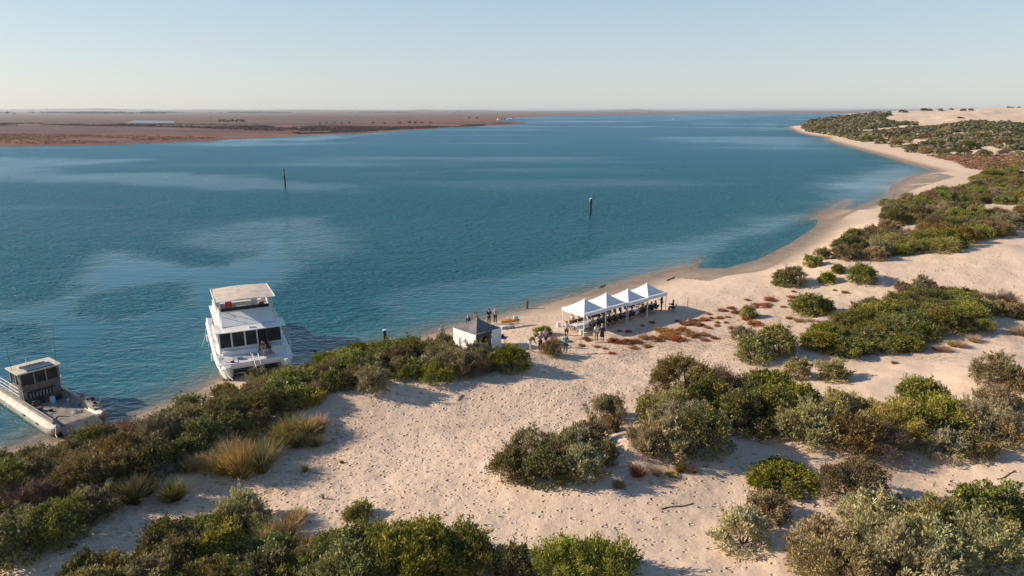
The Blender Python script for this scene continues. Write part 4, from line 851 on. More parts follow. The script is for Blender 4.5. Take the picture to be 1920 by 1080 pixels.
    MB().path([(2.3, .35, 1.2), (2.2, 1.6, .9), (2.0, 3.2, 1.1)], .022).build('bow_line', M_ROPE, B)
    c_ = MB()
    for q in range(3): c_.path([(-.9+math.cos(a)*(.24-.05*q), -.6+math.sin(a)*(.24-.05*q), 1.22+.035*q) for a in np.linspace(0, 6.28, 13)], .02, 5)
    c_.build('rope_coil', M_ROPE, B)
    MB().box(.9, 1.25, -1.2, -.9, 1.19, 1.42).build('cool_box', M_BLUE, B, bevel=.02)
    return B
catamaran()
# ------------------------------------------------------------------ aluminium work barge
def barge():
    B = empty('work_barge', (-29.45, 42.6, 0), math.pi+.93, 'grey aluminium work barge beached at the left with an open tray deck and wheelhouse', 'boat')
    for s in (1, -1):
        secs = []
        for y, k, zc in [(.55, .12, .75), (.45, .45, .66), (.2, .75, .52), (-.3, .95, .42), (-1.2, 1, .38), (-9.5, 1, .38), (-10.2, .9, .40)]:
            secs.append([(s*1.45+math.cos(a)*.42*k, y, zc+math.sin(a)*.50*k) for a in np.linspace(0, 2*math.pi, 15)[:-1]])
        h = MB().loft(secs).build('pontoon', M_ALU, B, smooth=False)
        for y in (-1.8, -4.0): MB().box(s*1.86-.02, s*1.86+.05, y-.1, y+.1, .5, .6).build('fairlead', M_BLACK, h)
        for q in range(1): MB().box(s*1.40-.06, s*1.40+.10, -10.0, -.1, .84, .98).build('gunwale', M_ALU, h, bevel=.015)
        MB().tube((s*1.30, -.2, .98), (s*1.30, -9.8, .98), .03).build('capping', M_ALU, h)
    MB().box(-1.3, 1.3, -10, -.15, .42, .56).build('tray_deck', M_ALU2, B)
    MB().quadslab([(-1.25, -.12, .5), (1.25, -.12, .5), (1.2, .75, .12), (-1.2, .75, .12)], .06).build('bow_ramp', M_ALU2, B)
    MB().box(-1.28, -1.18, -3.6, -.3, .56, .98).build('inner_coaming', M_ALU, B); MB().box(1.18, 1.28, -4.6, -.3, .56, .90).build('inner_coaming', M_ALU, B)
    # bow bollards and the gate frame on the far corner
    MB().tube((1.35, -.3, .95), (1.35, -.3, 1.55), .04).tube((1.1, -.3, 1.45), (1.6, -.3, 1.5), .025).build('bollard', M_ALU, B)
    gf_ = MB().tube((-1.45, .15, .5), (-1.45, .15, 1.75), .05).tube((-1.45, -1.0, .9), (-1.45, .15, 1.35), .04).tube((-1.45, -.45, .6), (-1.45, -.45, 1.15), .035).tube((-1.45, -.8, .6), (-1.45, -.1, 1.0), .03).tube((-1.7, .15, 1.35), (-1.1, .15, 1.38), .03)
    gf_.build('gate_frame', M_ALU, B)
    MB().box(-1.75, -1.2, -3.3, -.6, .96, 1.08).build('side_shelf', M_ALU, B, bevel=.02)
    for y in (-2.9, -2.0, -.9): MB().box(-1.55, -1.35, y-.1, y+.1, 1.08, 1.24).build('cleat', M_BROWN, B)
    MB().tube((-1.6, -1.5, 1.08), (-1.6, -1.5, 1.36), .13).build('black_bucket', M_BLACK, B)
    MB().tube((-.2, -4.7, .56), (-.2, -4.7, 1.02), .17).build('blue_drum', M_PALEBLUE, B)
    MB().tube((-1.0, -4.2, .56), (-1.0, -4.2, .72), .1).build('small_tub', M_GEL2, B)
    # wheelhouse
    y0, y1 = -5.75, -7.6; X = 1.2
    wh = MB().box(-X, X, y0-.06, y0, .56, 1.95); wh.box(-X, -X+.06, y1, y0-.06, .56, 1.95); wh.box(X-.06, X, -6.0, y0-.06, .56, 1.95); wh.box(X-.06, X, y1, -6.6, .56, 1.95); wh.box(-X, X, y1, y1+.06, .56, 2.0)
    for x, y in ((X, y0), (-X, y0), (X, y1), (-X, y1), (X, -6.0), (X, -6.6)): wh.box(x-.05, x+.05, y-.05, y+.05, 1.9, 2.95)
    w_ = wh.build('wheelhouse', simple('grey_brown_paint', (.20, .175, .15), .6, var=.2, scale=2.2), B)
    MB().box(-X+.02, X-.02, y0, y0+.03, 1.55, 1.93).build('front_panel', M_BROWN, w_)
    MB().box(-X+.02, X-.02, y0, y0+.025, .6, 1.0).build('lower_panel', M_BROWN, w_)
    rk = MB().box(-.75, .95, y0, y0+.05, 1.02, 1.5)
    rk.build('rack_shade_panel', M_DARK, w_)  # flat dark slab painted as the shade of the slots, nothing is sunk
    for k in range(8): MB().tube((.8-.21*k, y0+.1, 1.02), (.8-.21*k, y0+.1, 1.36), .055).build('bottle_rack_slot', M_ALU2, w_)
    MB().quadslab([(X-.06, y0-.01, 1.97), (-X+.06, y0-.01, 1.97), (-X+.06, y0-.12, 2.85), (X-.06, y0-.12, 2.85)], .02, (0, -1, 0)).build('windscreen', M_GLASS, w_)
    for s in (1, -1):
        for a, b in ((y0-.1, -5.95), (-6.65, y1+.05)): MB().box(s*X-.02, s*X+.02, b, a, 2.0, 2.85).build('side_window', M_GLASS, w_)
    for x in (.35, -.4): MB().box(x-.03, x+.03, y0-.09, y0+.0, 1.95, 2.9).build('mullion', M_ALU, w_)
    MB().box(X-.03, X+.02, -6.55, -6.05, .62, 2.0).build('side_door', M_BROWN, w_)
    r = MB().box(-1.42, 1.42, y1-.2, y0+.25, 2.92, 3.02).build('roof', M_CREAM, B, bevel=.02)
    MB().box(-.95, .75, y0-.85, y0+.1, 3.03, 3.08).build('solar_panel', M_SOLAR, r); MB().box(-.7, .9, y0-1.5, y0-.95, 3.03, 3.16).build('roof_box', M_CREAM, r, bevel=.02)
    MB().tube((-1.2, -5.9, 3.0), (-1.35, -5.8, 5.5), .018, .008).build('whip_aerial', M_BLACK, B); MB().tube((1.25, -7.0, 3.0), (1.35, -6.9, 5.0), .016, .008).build('whip_aerial', M_BLACK, B)
    MB().tube((.3, -7.0, 3.0), (.3, -7.0, 3.55), .03).build('masthead_light', M_GEL, B)
    for s, ya in ((1, -5.8), (-1, -5.8)):
        q = MB()
        for z in (1.3, 1.6, 1.9): q.path([(s*1.4, ya if s > 0 else ya+.6, z), (s*1.4, -9.6, z)], .028)
        for y in (ya, -7.1, -8.3, -9.5): q.tube((s*1.4, y, .95), (s*1.4, y, 1.9), .028)
        q.build('side_rail', M_GEL, B)
    MB().path([(-1.45, .15, 1.7), (-1.9, .9, 2.0), (-2.4, 1.9, 2.5)], .014).build('boat_hook', M_ALU, B)
    MB().path([(.1, -1.2, .6), (.6, -1.9, .58), (1.15, -1.0, .58)], .03).build('deck_rope', M_BROWN, B)
    MB().box(-.9, .9, -9.7, -8.6, .56, 1.1).build('engine_box', M_ALU2, B, bevel=.03)
    for k, (x, y, s_, h_, mt) in enumerate([(.7, -5.2, .22, .35, M_BROWN), (-.7, -5.1, .2, .3, M_BLACK), (.25, -5.35, .16, .5, M_DARK), (-1.0, -2.6, .12, .22, M_BLUE), (.95, -3.9, .18, .28, M_BROWN), (.5, -3.2, .12, .16, M_BLACK)]):
        MB().box(x-s_, x+s_, y-s_*.8, y+s_*.8, .56, .56+h_).build('deck_box', mt, B, bevel=.02)
    coil = MB()
    for q in range(3): coil.path([(-.5+math.cos(a)*(.28-.05*q), -1.6+math.sin(a)*(.28-.05*q), .6+.04*q) for a in np.linspace(0, 6.28, 13)], .022, 5)
    coil.build('rope_coil', M_ROPE, B)
    MB().path([(1.45, .3, .9), (1.9, 1.4, .7), (2.2, 2.6, 1.0)], .02).build('mooring_rope', M_ROPE, B)
barge()
# ------------------------------------------------------------------ marquees
def zat(x, y): return float(H(np.array([x]), np.array([y]))[0])
def canopy(side, z0, z1, val, mat, val_mat, parent):
    n = 8; V = []; a = side/2
    c = MB(); rings = []
    for i in range(n+1):
        t = i/n; r = a*(1-t); z = z0+(z1-z0)*(t**1.35)
        ring = []
        for k in range(4):
            x0, y0_ = [(-1, -1), (1, -1), (1, 1), (-1, 1)][k]; x1, y1_ = [(1, -1), (1, 1), (-1, 1), (-1, -1)][k]
            for j in range(6):
                u = j/6; sag = -.10*math.sin(math.pi*u)*math.sin(math.pi*min(1, t*1.1+.05)); ring.append(((x0+(x1-x0)*u)*max(r, .03), (y0_+(y1_-y0_)*u)*max(r, .03), z+sag))
        rings.append(ring)
    inner = [[(x*.985, y*.985, z-.03) for x, y, z in g] for g in rings]
    c.loft(rings+inner[::-1]+[rings[0]], cap=False); o = c.build('canopy', mat, parent)
    v = MB()
    for k in range(4):
        x0, y0_ = [(-1, -1), (1, -1), (1, 1), (-1, 1)][k]; x1, y1_ = [(1, -1), (1, 1), (-1, 1), (-1, -1)][k]
        nx, ny = (y1_-y0_)/2, -(x1-x0)/2
        v.quadslab([(x0*a, y0_*a, z0-val), (x1*a, y1_*a, z0-val), (x1*a, y1_*a, z0+.005), (x0*a, y0_*a, z0+.005)], .012, (nx, ny, 0))
    v.build('valance', val_mat, parent); MB().tube((0, 0, z1-.05), (0, 0, z1+.10), .05, .02).build('peak_cap', mat, parent)
def legs(side, z0, parent, base, mat):
    a = side/2-.06
    for k, (x, y) in enumerate([(-a, -a), (a, -a), (a, a), (-a, a)]):
        w_ = parent.matrix_world @ Vector((x, y, 0)); zz = zat(w_.x, w_.y)-base
        MB().box(x-.025, x+.025, y-.025, y+.025, zz-.05, z0).box(x-.07, x+.07, y-.07, y+.07, zz-.03, zz+.02).build('leg', mat, parent)
U = Vector((.775, .632, 0)); Vv = Vector((-.632, .775, 0)); C0 = Vector((6.55, 59.3, 0)); ROT = math.atan2(U.y, U.x)
TBASE = zat(11, 64)
names = ['nearest white marquee in the row, open sided over the long table', 'second white marquee from the near end of the row', 'third white marquee from the near end of the row', 'farthest white marquee in the row beside the standing dark figure']
for i in range(4):
    c = C0+U*(1.5+2.98*i)+Vv*(1.5+(0, .05, -.04, .03)[i])
    e = empty('marquee', (c.x, c.y, TBASE), ROT, names[i], 'marquee', 'white marquees over the long table'); bpy.context.view_layer.update()
    canopy(2.94, 2.12+(0, .03, -.02, .04)[i], 3.0+(0, .05, -.03, .06)[i], .30, M_WHITEC, M_WHITEC, e); legs(2.94, 2.1, e, TBASE, M_WHITEP)
    f = MB()
    for a_, b_ in (((-1.4, -1.4), (1.4, -1.4)), ((1.4, -1.4), (1.4, 1.4)), ((1.4, 1.4), (-1.4, 1.4)), ((-1.4, 1.4), (-1.4, -1.4))):
        m_ = ((a_[0]+b_[0])/2, (a_[1]+b_[1])/2)
        f.tube((*a_, 2.05), (*m_, 1.85), .015).tube((*a_, 1.85), (*m_, 2.05), .015).tube((*m_, 1.85), (*b_, 2.05), .015).tube((*m_, 2.05), (*b_, 1.85), .015)
    f.build('scissor_frame', M_WHITEP, e)
GZB = zat(-3.0, 56.0)
gz = empty('gazebo', (-3.0, 56.0, GZB), math.pi/4, 'grey roofed gazebo with white side walls behind the end of the thicket', 'gazebo'); bpy.context.view_layer.update()
canopy(2.9, 2.0, 2.92, .28, M_GREYC, simple('dark_valance', (.06, .055, .075), .8), gz); legs(3.0, 2.08, gz, GZB, M_WHITEP)
MB().box(-1.49, -1.46, -1.44, 1.44, -.1, 2.0).build('side_wall', M_WHITEC, gz); MB().box(-1.44, 1.44, 1.46, 1.49, -.1, 2.0).build('side_wall', M_WHITEC, gz); MB().box(1.46, 1.49, -.2, 1.44, -.1, 2.0).build('side_wall', M_WHITEC, gz)
MB().box(.35, 1.42, -1.49, -1.46, -.1, 2.0).build('half_wall', M_WHITEC, gz)
# ------------------------------------------------------------------ tables, chairs
def table(loc, rz, L, D, label, group, top, cloth=None, cat='table', name='folding_table', z=.74):
    t = empty(name, loc, rz, label, cat, group); MB().box(-L/2, L/2, -D/2, D/2, z-.04, z).build('tabletop', top, t)
    for x in (-L/2+.15, L/2-.15):
        for y in (-D/2+.08, D/2-.08): MB().tube((x, y, -.05), (x, y, z-.04), .02, n=6).build('leg', M_STEEL, t)
    return t
pos = 0
ords = ['first', 'second', 'third', 'fourth', 'fifth', 'sixth']
for i in range(6):
    c = C0+U*(1.0+1.86*i)+Vv*1.45; z = zat(c.x, c.y)
    table((c.x, c.y, z), ROT, 1.8, .76, ords[i]+' trestle table from the near end under the marquees', 'trestle tables in a row', M_CLOTH)
    cl = MB(); L, D = 1.83, .82
    secs = []
    for k in range(25):
        x = -L/2+L*k/24; wv = .03*math.sin(k*1.9+i)
        secs.append([(x, -D/2-.03-wv, .38+.03*math.sin(k*2.3)), (x, -D/2, .755), (x, D/2, .755), (x, D/2+.03+wv, .38+.03*math.cos(k*2.1)), (x, D/2+.01, .60), (x, D/2-.01, .744), (x, -D/2+.01, .744), (x, -D/2-.01, .6)])
    o = cl.loft(secs, cap=True).build('tablecloth', M_CLOTH, None); o.location = (c.x, c.y, z); o.rotation_euler = (0, 0, ROT)
    tag(o, 'white cloth over the '+ords[i]+' trestle table from the near end', 'tablecloth', 'white tablecloths under the marquees')
def chair_proto():
    c = empty('folding_chair', (0, 0, 0), 0, 'x', 'chair', 'folding chairs along the long table')
    m = simple('dark_chair_plastic', (.03, .03, .035), .6)
    MB().box(-.21, .21, -.21, .20, .43, .46).build('seat', m, c); MB().quadslab([(-.21, -.22, .56), (.21, -.22, .56), (.21, -.30, .88), (-.21, -.30, .88)], .025, (0, -1, 0)).build('backrest', m, c)
    for x in (-.20, .20):
        MB().tube((x, .20, -.03), (x, -.30, .88), .013, n=6).build('leg', m, c); MB().tube((x, -.24, -.03), (x, .18, .44), .013, n=6).build('leg', m, c)
    return c
def copy_tree(o, parent=None):
    c = o.copy(); COL.objects.link(c)
    if parent: c.parent = parent
    for ch in list(o.children): copy_tree(ch, c)
    return c
CH = chair_proto(); used = False
def chair(loc, rz, label):
    global used
    c = CH if not used else copy_tree(CH); used = True
    c.location = loc; c.rotation_euler = (0, 0, rz); c['label'] = label; return c
# ------------------------------------------------------------------ people
def skinned(verts, edges, radii, root=0, sub=1):
    me = bpy.data.meshes.new('tmp'); me.from_pydata(verts, edges, []); o = bpy.data.objects.new('tmp', me); COL.objects.link(o)
    o.modifiers.new('s', 'SKIN'); 
    if not me.skin_vertices: me.skin_vertices.new()
    for i, r in enumerate(radii):
        me.skin_vertices[0].data[i].radius = r if isinstance(r, tuple) else (r, r)
    me.skin_vertices[0].data[root].use_root = True
    sm = o.modifiers.new('u', 'SUBSURF'); sm.levels = sub; sm.render_levels = sub
    dg = bpy.context.evaluated_depsgraph_get(); dg.update(); m2 = bpy.data.meshes.new_from_object(o.evaluated_get(dg)); m2.polygons.foreach_set('use_smooth', [True]*len(m2.polygons))
    bpy.data.objects.remove(o); bpy.data.meshes.remove(me); return m2
def pose(kind):
    P = dict(pel=(0, 0, .95), sp=(0, .0, 1.15), ch=(0, .0, 1.34), nk=(0, .0, 1.47), hb=(0, .015, 1.55), ht=(0, .02, 1.66), no=(0, .105, 1.575))
    for s, n in ((1, 'r'), (-1, 'l')):
        P.update({'sh'+n: (s*.165, 0, 1.40), 'el'+n: (s*.235, -.03, 1.13), 'wr'+n: (s*.25, .06, .90), 'hp'+n: (s*.09, 0, .90), 'kn'+n: (s*.105, .03, .50), 'an'+n: (s*.11, -.02, .09), 'to'+n: (s*.13, .13, .035)})
    if kind == 'fold':
        for s, n in ((1, 'r'), (-1, 'l')): P['el'+n] = (s*.24, .02, 1.14); P['wr'+n] = (s*.05, .22, 1.17)
    if kind == 'walk':
        P['knr'] = (.10, .20, .54); P['anr'] = (.11, .26, .12); P['tor'] = (.12, .40, .07); P['knl'] = (-.10, .0, .50); P['anl'] = (-.11, -.25, .12); P['tol'] = (-.11, -.12, .035); P['wrr'] = (.26, -.16, .92); P['wrl'] = (-.26, .2, .98)
    if kind == 'carry':
        for s, n in ((1, 'r'), (-1, 'l')): P['el'+n] = (s*.24, .0, 1.13); P['wr'+n] = (s*.18, .25, 1.08)
    if kind == 'sit':
        dz = -.44
        for k in ('pel', 'sp', 'ch', 'nk', 'hb', 'ht', 'no', 'shr', 'shl', 'elr', 'ell'): P[k] = (P[k][0], P[k][1]+(.03 if k != 'pel' else 0), P[k][2]+dz)
        for s, n in ((1, 'r'), (-1, 'l')): P['hp'+n] = (s*.10, .06, .49); P['kn'+n] = (s*.12, .46, .50); P['an'+n] = (s*.12, .42, .09); P['to'+n] = (s*.13, .58, .04); P['el'+n] = (s*.24, .14, .78); P['wr'+n] = (s*.15, .38, .80)
    if kind == 'bend':
        P.update(pel=(0, -.12, .90), sp=(0, .0, 1.06), ch=(0, .17, 1.18), nk=(0, .30, 1.25), hb=(0, .38, 1.28), ht=(0, .48, 1.33), no=(0, .46, 1.22))
        for s, n in ((1, 'r'), (-1, 'l')): P['sh'+n] = (s*.17, .21, 1.19); P['el'+n] = (s*.22, .30, .93); P['wr'+n] = (s*.14, .42, .74); P['hp'+n] = (s*.09, -.10, .86); P['kn'+n] = (s*.11, -.0, .48)
    if kind == 'wide':
        for s, n in ((1, 'r'), (-1, 'l')): P['kn'+n] = (s*.15, .04, .50); P['an'+n] = (s*.19, -.02, .09); P['to'+n] = (s*.23, .12, .035); P['el'+n] = (s*.33, -.04, 1.18); P['wr'+n] = (s*.20, .10, .98)
    return P
def lerp(a, b, t): return tuple(a[i]+(b[i]-a[i])*t for i in range(3))
_pm = {}
def person_meshes(kind):
    if kind in _pm: return _pm[kind]
    P = pose(kind); V = []; E = []; R = []; ix = {}
    def v(n, p, r): ix[n] = len(V); V.append(p); R.append(r); return ix[n]
    for n, r in (('pel', (.125, .095)), ('sp', (.115, .085)), ('ch', (.14, .095)), ('nk', .052), ('hb', .078), ('ht', .072)): v(n, P[n], r)
    for a, b in (('pel', 'sp'), ('sp', 'ch'), ('ch', 'nk'), ('nk', 'hb'), ('hb', 'ht')): E.append((ix[a], ix[b]))
    v('no', P['no'], .014); E.append((ix['hb'], ix['no']))
    for n in 'rl':
        s = 1 if n == 'r' else -1
        for a, r in (('sh', .058), ('el', .042), ('wr', .028)): v(a+n, P[a+n], r)
        E += [(ix['ch'], ix['sh'+n]), (ix['sh'+n], ix['el'+n]), (ix['el'+n], ix['wr'+n])]
        d = unit(np.array(P['wr'+n])-np.array(P['el'+n])); wr = np.array(P['wr'+n]); side = unit(np.cross(d, np.array([1., 0, 0])) if abs(d[0]) < .9 else np.cross(d, np.array([0, 0, 1.]))); palm = wr+d*.055
        v('pm'+n, tuple(palm), (.034, .02)); E.append((ix['wr'+n], ix['pm'+n]))
        for j, (o_, L) in enumerate(((-.028, .065), (-.010, .078), (.009, .072), (.027, .058))):
            a = v('f%d%s' % (j, n), tuple(palm+side*o_+d*.035), .0095); b = v('g%d%s' % (j, n), tuple(palm+side*o_*1.15+d*(.035+L*.9)+np.array([-s*.012, 0, 0])), .0075); E += [(ix['pm'+n], a), (a, b)]
        a = v('t'+n, tuple(palm+side*-.045+d*.01), .011); b = v('u'+n, tuple(palm+side*-.062+d*.045), .009); E += [(ix['pm'+n], a), (a, b)]
        for a, r in (('hp', .085), ('kn', .056), ('an', .038), ('to', (.040, .026))): v(a+n, P[a+n], r)
        E += [(ix['pel'], ix['hp'+n]), (ix['hp'+n], ix['kn'+n]), (ix['kn'+n], ix['an'+n]), (ix['an'+n], ix['to'+n])]
    body = skinned(V, E, R, 0, 1)
    def sub(pts, ed, rad_): return skinned(pts, ed, rad_, 0, 1)
    def shirt(sl):
        pts = [lerp(P['pel'], P['sp'], -.12), P['sp'], P['ch'], lerp(P['ch'], P['nk'], .55)]; rr = [(.15, .118), (.138, .11), (.162, .118), .068]; ed = [(0, 1), (1, 2), (2, 3)]
        for n in 'rl':
            k = len(pts); pts += [P['sh'+n], P['el'+n] if sl else lerp(P['sh'+n], P['el'+n], .6)]; rr += [.076, .058 if sl else .064]; ed += [(2, k), (k, k+1)]
            if sl: pts.append(lerp(P['el'+n], P['wr'+n], .92)); rr.append(.043); ed.append((k+1, k+2))
        return sub(pts, ed, rr)
    def pants(full):
        pts = [lerp(P['pel'], P['sp'], .1)]; rr = [(.142, .11)]; ed = []
        for n in 'rl':
            k = len(pts); pts += [P['hp'+n], P['kn'+n] if full else lerp(P['hp'+n], P['kn'+n], .75)]; rr += [.100, .075 if full else .088]; ed += [(0, k), (k, k+1)]
            if full: pts.append(lerp(P['kn'+n], P['an'+n], .93)); rr.append(.058); ed.append((k+1, k+2))
        return sub(pts, ed, rr)
    def skirt():
        m = MB(); a = np.array(P['pel']); secs = []
        for z, r in ((.18, .135), (0, .165), (-.22, .19), (-.45, .22)): secs.append([(a[0]+math.cos(t)*r, a[1]+math.sin(t)*r*.8, a[2]+z) for t in np.linspace(0, 2*math.pi, 15)[:-1]])
        return m.loft(secs)
    hb, ht = np.array(P['hb']), np.array(P['ht']); up = unit(ht-hb); bk = unit(np.array(P['hb'])-np.array(P['no'])); c = hb+up*.075+bk*.022
    h = MB().ball(tuple(c), .106, 1, 1, 1, 12, 8)
    h.v = [p for p in h.v]
    hs_ = [(1 if (np.dot(np.array(p)-hb, up) > -.03-.06*max(0, np.dot(np.array(p)-hb, bk)*9)) else 0) for p in h.v]
    fwd = [np.dot(np.array(p)-c, -bk) for p in h.v]; upz = [np.dot(np.array(p)-c, up) for p in h.v]
    h.f = [f for f in h.f if not (np.mean([fwd[i] for i in f]) > .03 and np.mean([upz[i] for i in f]) < .035)]
    hat = MB(); ring = lambda r, z: [tuple(c+up*z+np.array([math.cos(t)*r, math.sin(t)*r, 0])) for t in np.linspace(0, 2*math.pi, 17)[:-1]]
    hat.loft([ring(.20, .045), ring(.205, .05), ring(.115, .06), ring(.105, .12), ring(.06, .135)])
    _pm[kind] = dict(body=body, shirt=shirt(False), jumper=shirt(True), trousers=pants(True), shorts=pants(False), skirt=skirt(), hair=h, hat=hat); return _pm[kind]
_cm = {}
def cmat(c):
    k = tuple(round(x, 3) for x in c)
    if k not in _cm: _cm[k] = simple('cloth', c, .85, var=.1, scale=9)
    return _cm[k]
SKIN = simple('skin', (.50, .29, .20), .55, var=.06); HAIRS = {'dark': (.03, .02, .016), 'brown': (.10, .06, .035), 'blond': (.42, .30, .16), 'grey': (.35, .34, .33), 'red': (.35, .13, .05)}
_ob = {}
def put(mesh, name, mat, parent):
    if isinstance(mesh, MB):
        k = ('mb', id(mesh));
        if k not in _ob:
            o = mesh.build(name, mat, parent, smooth=True); _ob[k] = o.data; o.material_slots[0].link = 'OBJECT'; o.material_slots[0].material = mat; return o
        mesh = _ob[k]
    if not mesh.materials: mesh.materials.append(mat)
    o = link(mesh, name, parent); o.material_slots[0].link = 'OBJECT'; o.material_slots[0].material = mat; return o
def person(x, y, face, kind, top, bottom, label, tc, bc, hair='dark', hat=None, group=None, z=None, sc=1.0):
    """face: heading in degrees, 0 = away from the camera (+Y), turning left positive"""
    m = person_meshes(kind); e = empty('person', (x, y, zat(x, y) if z is None else z), rad(face), label, 'person', group); e.scale = (sc, sc, sc)
    put(m['body'], 'body', SKIN, e); put(m[top], 'jumper' if top == 'jumper' else 'shirt', cmat(tc), e)
    if bottom: put(m[bottom], bottom, cmat(bc), e)
    if hat: put(m['hat'], 'sun_hat', cmat(hat), e)
    if hair: put(m['hair'], 'hair', cmat(HAIRS[hair]), e)
    return e
def pp(px, py, *a, **k):
    P = hit(px, py); return person(P[0], P[1], *a, **k)
BLK, NAVY, WHT, TAN_, GRY, TEAL, BEIGE, PUR, PNK = (.02, .02, .022), (.03, .035, .07), (.72, .72, .72), (.45, .27, .12), (.30, .33, .36), (.03, .30, .42), (.42, .38, .32), (.09, .04, .08), (.62, .45, .55)
pp(829, 643, 180, 'stand', 'jumper', 'trousers', 'person on the waterline with only a grey haired head showing above the thicket', GRY, NAVY, 'grey')
pp(878, 621, 150, 'stand', 'jumper', 'trousers', 'person in a navy top behind the left slope of the grey gazebo roof', NAVY, BLK, 'grey')
pp(893, 617, 200, 'fold', 'shirt', 'trousers', 'person in an orange shirt showing just above the gazebo peak', (.50, .22, .09), BLK, 'dark')
pp(917, 609, 20, 'fold', 'jumper', 'trousers', 'person all in black standing behind the gazebo at the water', (.02, .02, .03), BLK, 'brown')
pp(928.5, 607, -10, 'fold', 'jumper', 'trousers', 'person in a grey jumper and black trousers beside the one in black', (.34, .38, .40), BLK, None)
_g = Vector((-3.0, 56.0)); 
person(-2.35, 54.9, -40, 'bend', 'shirt', 'trousers', 'person in black leaning over the serving table under the grey gazebo', BLK, BLK, 'dark')
person(-3.0, 55.0, 150, 'stand', 'shirt', 'trousers', 'person in dark clothes half hidden inside the grey gazebo', (.035, .03, .04), BLK, 'brown')
pp(995, 659, -70, 'bend', 'shirt', 'shorts', 'person in a black shirt and white shorts bending forward behind the thicket', BLK, WHT, 'dark')
pp(1013, 659, 30, 'carry', 'shirt', 'trousers', 'person in a beige top and dark purple leggings beside the thicket end', BEIGE, PUR, None, (.52, .44, .33))
pp(1023, 650, 200, 'walk', 'shirt', 'shorts', 'person in a pink and white top walking behind the beige one', PNK, PUR, 'red')
pp(1060, 662, -15, 'fold', 'jumper', 'trousers', 'person in a turquoise top and dark trousers by the grey green bush', TEAL, (.02, .05, .08), 'dark')
pp(1062, 636, 170, 'carry', 'shirt', 'shorts', 'person in a pale pink shirt and black shorts near the white bucket', (.68, .60, .68), BLK, 'dark')
pp(1072, 619, 160, 'carry', 'shirt', 'shorts', 'person in a white shirt serving at the near end of the long table', WHT, (.06, .06, .07), 'brown')
pp(1118, 642, 10, 'stand', 'shirt', 'trousers', 'person in a white shirt and tan trousers standing with their back turned', WHT, TAN_, 'brown')
pp(1128.5, 641, -30, 'stand', 'jumper', 'skirt', 'person in a dark dress with bare legs beside the one in tan trousers', (.035, .035, .05), (.035, .035, .05), 'blond')
pp(1240, 583, 80, 'fold', 'jumper', 'trousers', 'tall person all in black standing at the far end of the tables', BLK, BLK, 'dark', sc=1.06)
o_ = pp(1262, 585, 60, 'sit', 'jumper', 'trousers', 'person in dark clothes sitting by themselves beyond the last marquee', (.03, .03, .035), BLK, 'brown')
chair(tuple(o_.location), rad(60), 'dark folding chair under the lone sitter beyond the last marquee')
# the one stepping off the catamaran
person(-20.78+.907*.15, 52.3+.42*.15+1.25, 196, 'bend', 'shirt', 'shorts', 'person in a black shirt leaning at the top of the catamaran boarding ladder', BLK, (.42, .30, .20), 'red', z=1.2)
# diners: along both sides of the tables
cols = [('dark maroon', (.10, .03, .04)), ('black', BLK), ('navy', NAVY), ('charcoal', (.06, .06, .065)), ('brown', (.12, .07, .045)), ('dark green', (.03, .06, .04)), ('grey', (.22, .22, .24)), ('turquoise', TEAL), ('dark blue', (.04, .07, .16)), ('white', (.62, .62, .62)), ('pink', (.60, .42, .40))]
back = [(.75, 0, 'dark'), (1.5, 1, 'brown'), (2.15, 3, 'dark'), (3.25, 2, 'dark'), (3.95, 1, 'brown'), (4.65, 0, 'dark'), (5.35, 7, 'dark'), (8.35, 4, 'brown'), (9.0, 1, 'dark'), (9.75, 10, 'brown'), (10.5, 6, 'grey')]
near = [(1.9, 10, 'blond'), (2.75, 1, 'dark'), (3.45, 3, 'dark'), (4.15, 2, 'brown'), (5.0, 5, 'blond'), (5.75, 1, 'dark'), (6.6, 4, 'brown'), (7.4, 2, 'dark'), (9.0, 3, 'dark'), (9.7, 8, 'dark'), (10.35, 1, 'brown'), (11.0, 5, 'dark')]
onum = ['first', 'second', 'third', 'fourth', 'fifth', 'sixth', 'seventh', 'eighth', 'ninth', 'tenth', 'eleventh', 'twelfth']
for row, side, off, fc in ((back, 'seaward', 1.45+.74, 180), (near, 'near', 1.45-.74, 0)):
    for i, (t_, ci, hr_) in enumerate(row):
        q = C0+U*t_+Vv*off; cn, cc = cols[ci]; z = zat(q.x, q.y)
        hd = math.degrees(ROT)+fc+RNG.uniform(-10, 10)
        person(q.x, q.y, hd, 'sit', ('jumper', 'shirt')[i % 2], 'trousers', '%s diner from the near end, %s side of the long table, %s top' % (onum[i], side, cn), cc, BLK, hr_, group='diners at the long table', z=z)
        chair((q.x, q.y, z), rad(hd), 'chair of the %s diner from the near end, %s side' % (onum[i], side))
for k, t_ in enumerate((6.1, 6.8, 7.6)):
    q = C0+U*t_+Vv*(1.45+.74); chair((q.x, q.y, zat(q.x, q.y)), ROT+math.pi, ('left', 'middle', 'right')[k]+' one of three empty folding chairs on the seaward side')
# table ware
for k in range(26):
    t_ = .4+k*.43; q = C0+U*t_+Vv*(1.45+(.2 if k % 2 else -.2)); z = zat(q.x, q.y)+.757
    # heights follow the table beneath
    ti = min(5, int(max(0, (t_-.1)/1.86))); tc_c = C0+U*(1.0+1.86*ti)+Vv*1.45; z = zat(tc_c.x, tc_c.y)+.757
    if k % 3 == 2: o = MB().tube((0, 0, 0), (0, 0, .2), .037).tube((0, 0, .2), (0, 0, .30), .014).build('bottle', M_GLASS); tag(o, 'dark bottle standing on the white cloth of the long table', 'bottle', 'bottles on the long table')
    else: o = MB().tube((0, 0, 0), (0, 0, .02), .08, .125, 14).build('plate', M_WHITEP); tag(o, 'white plate laid on the long table', 'plate', 'plates on the long table')
    o.location = (q.x, q.y, z)
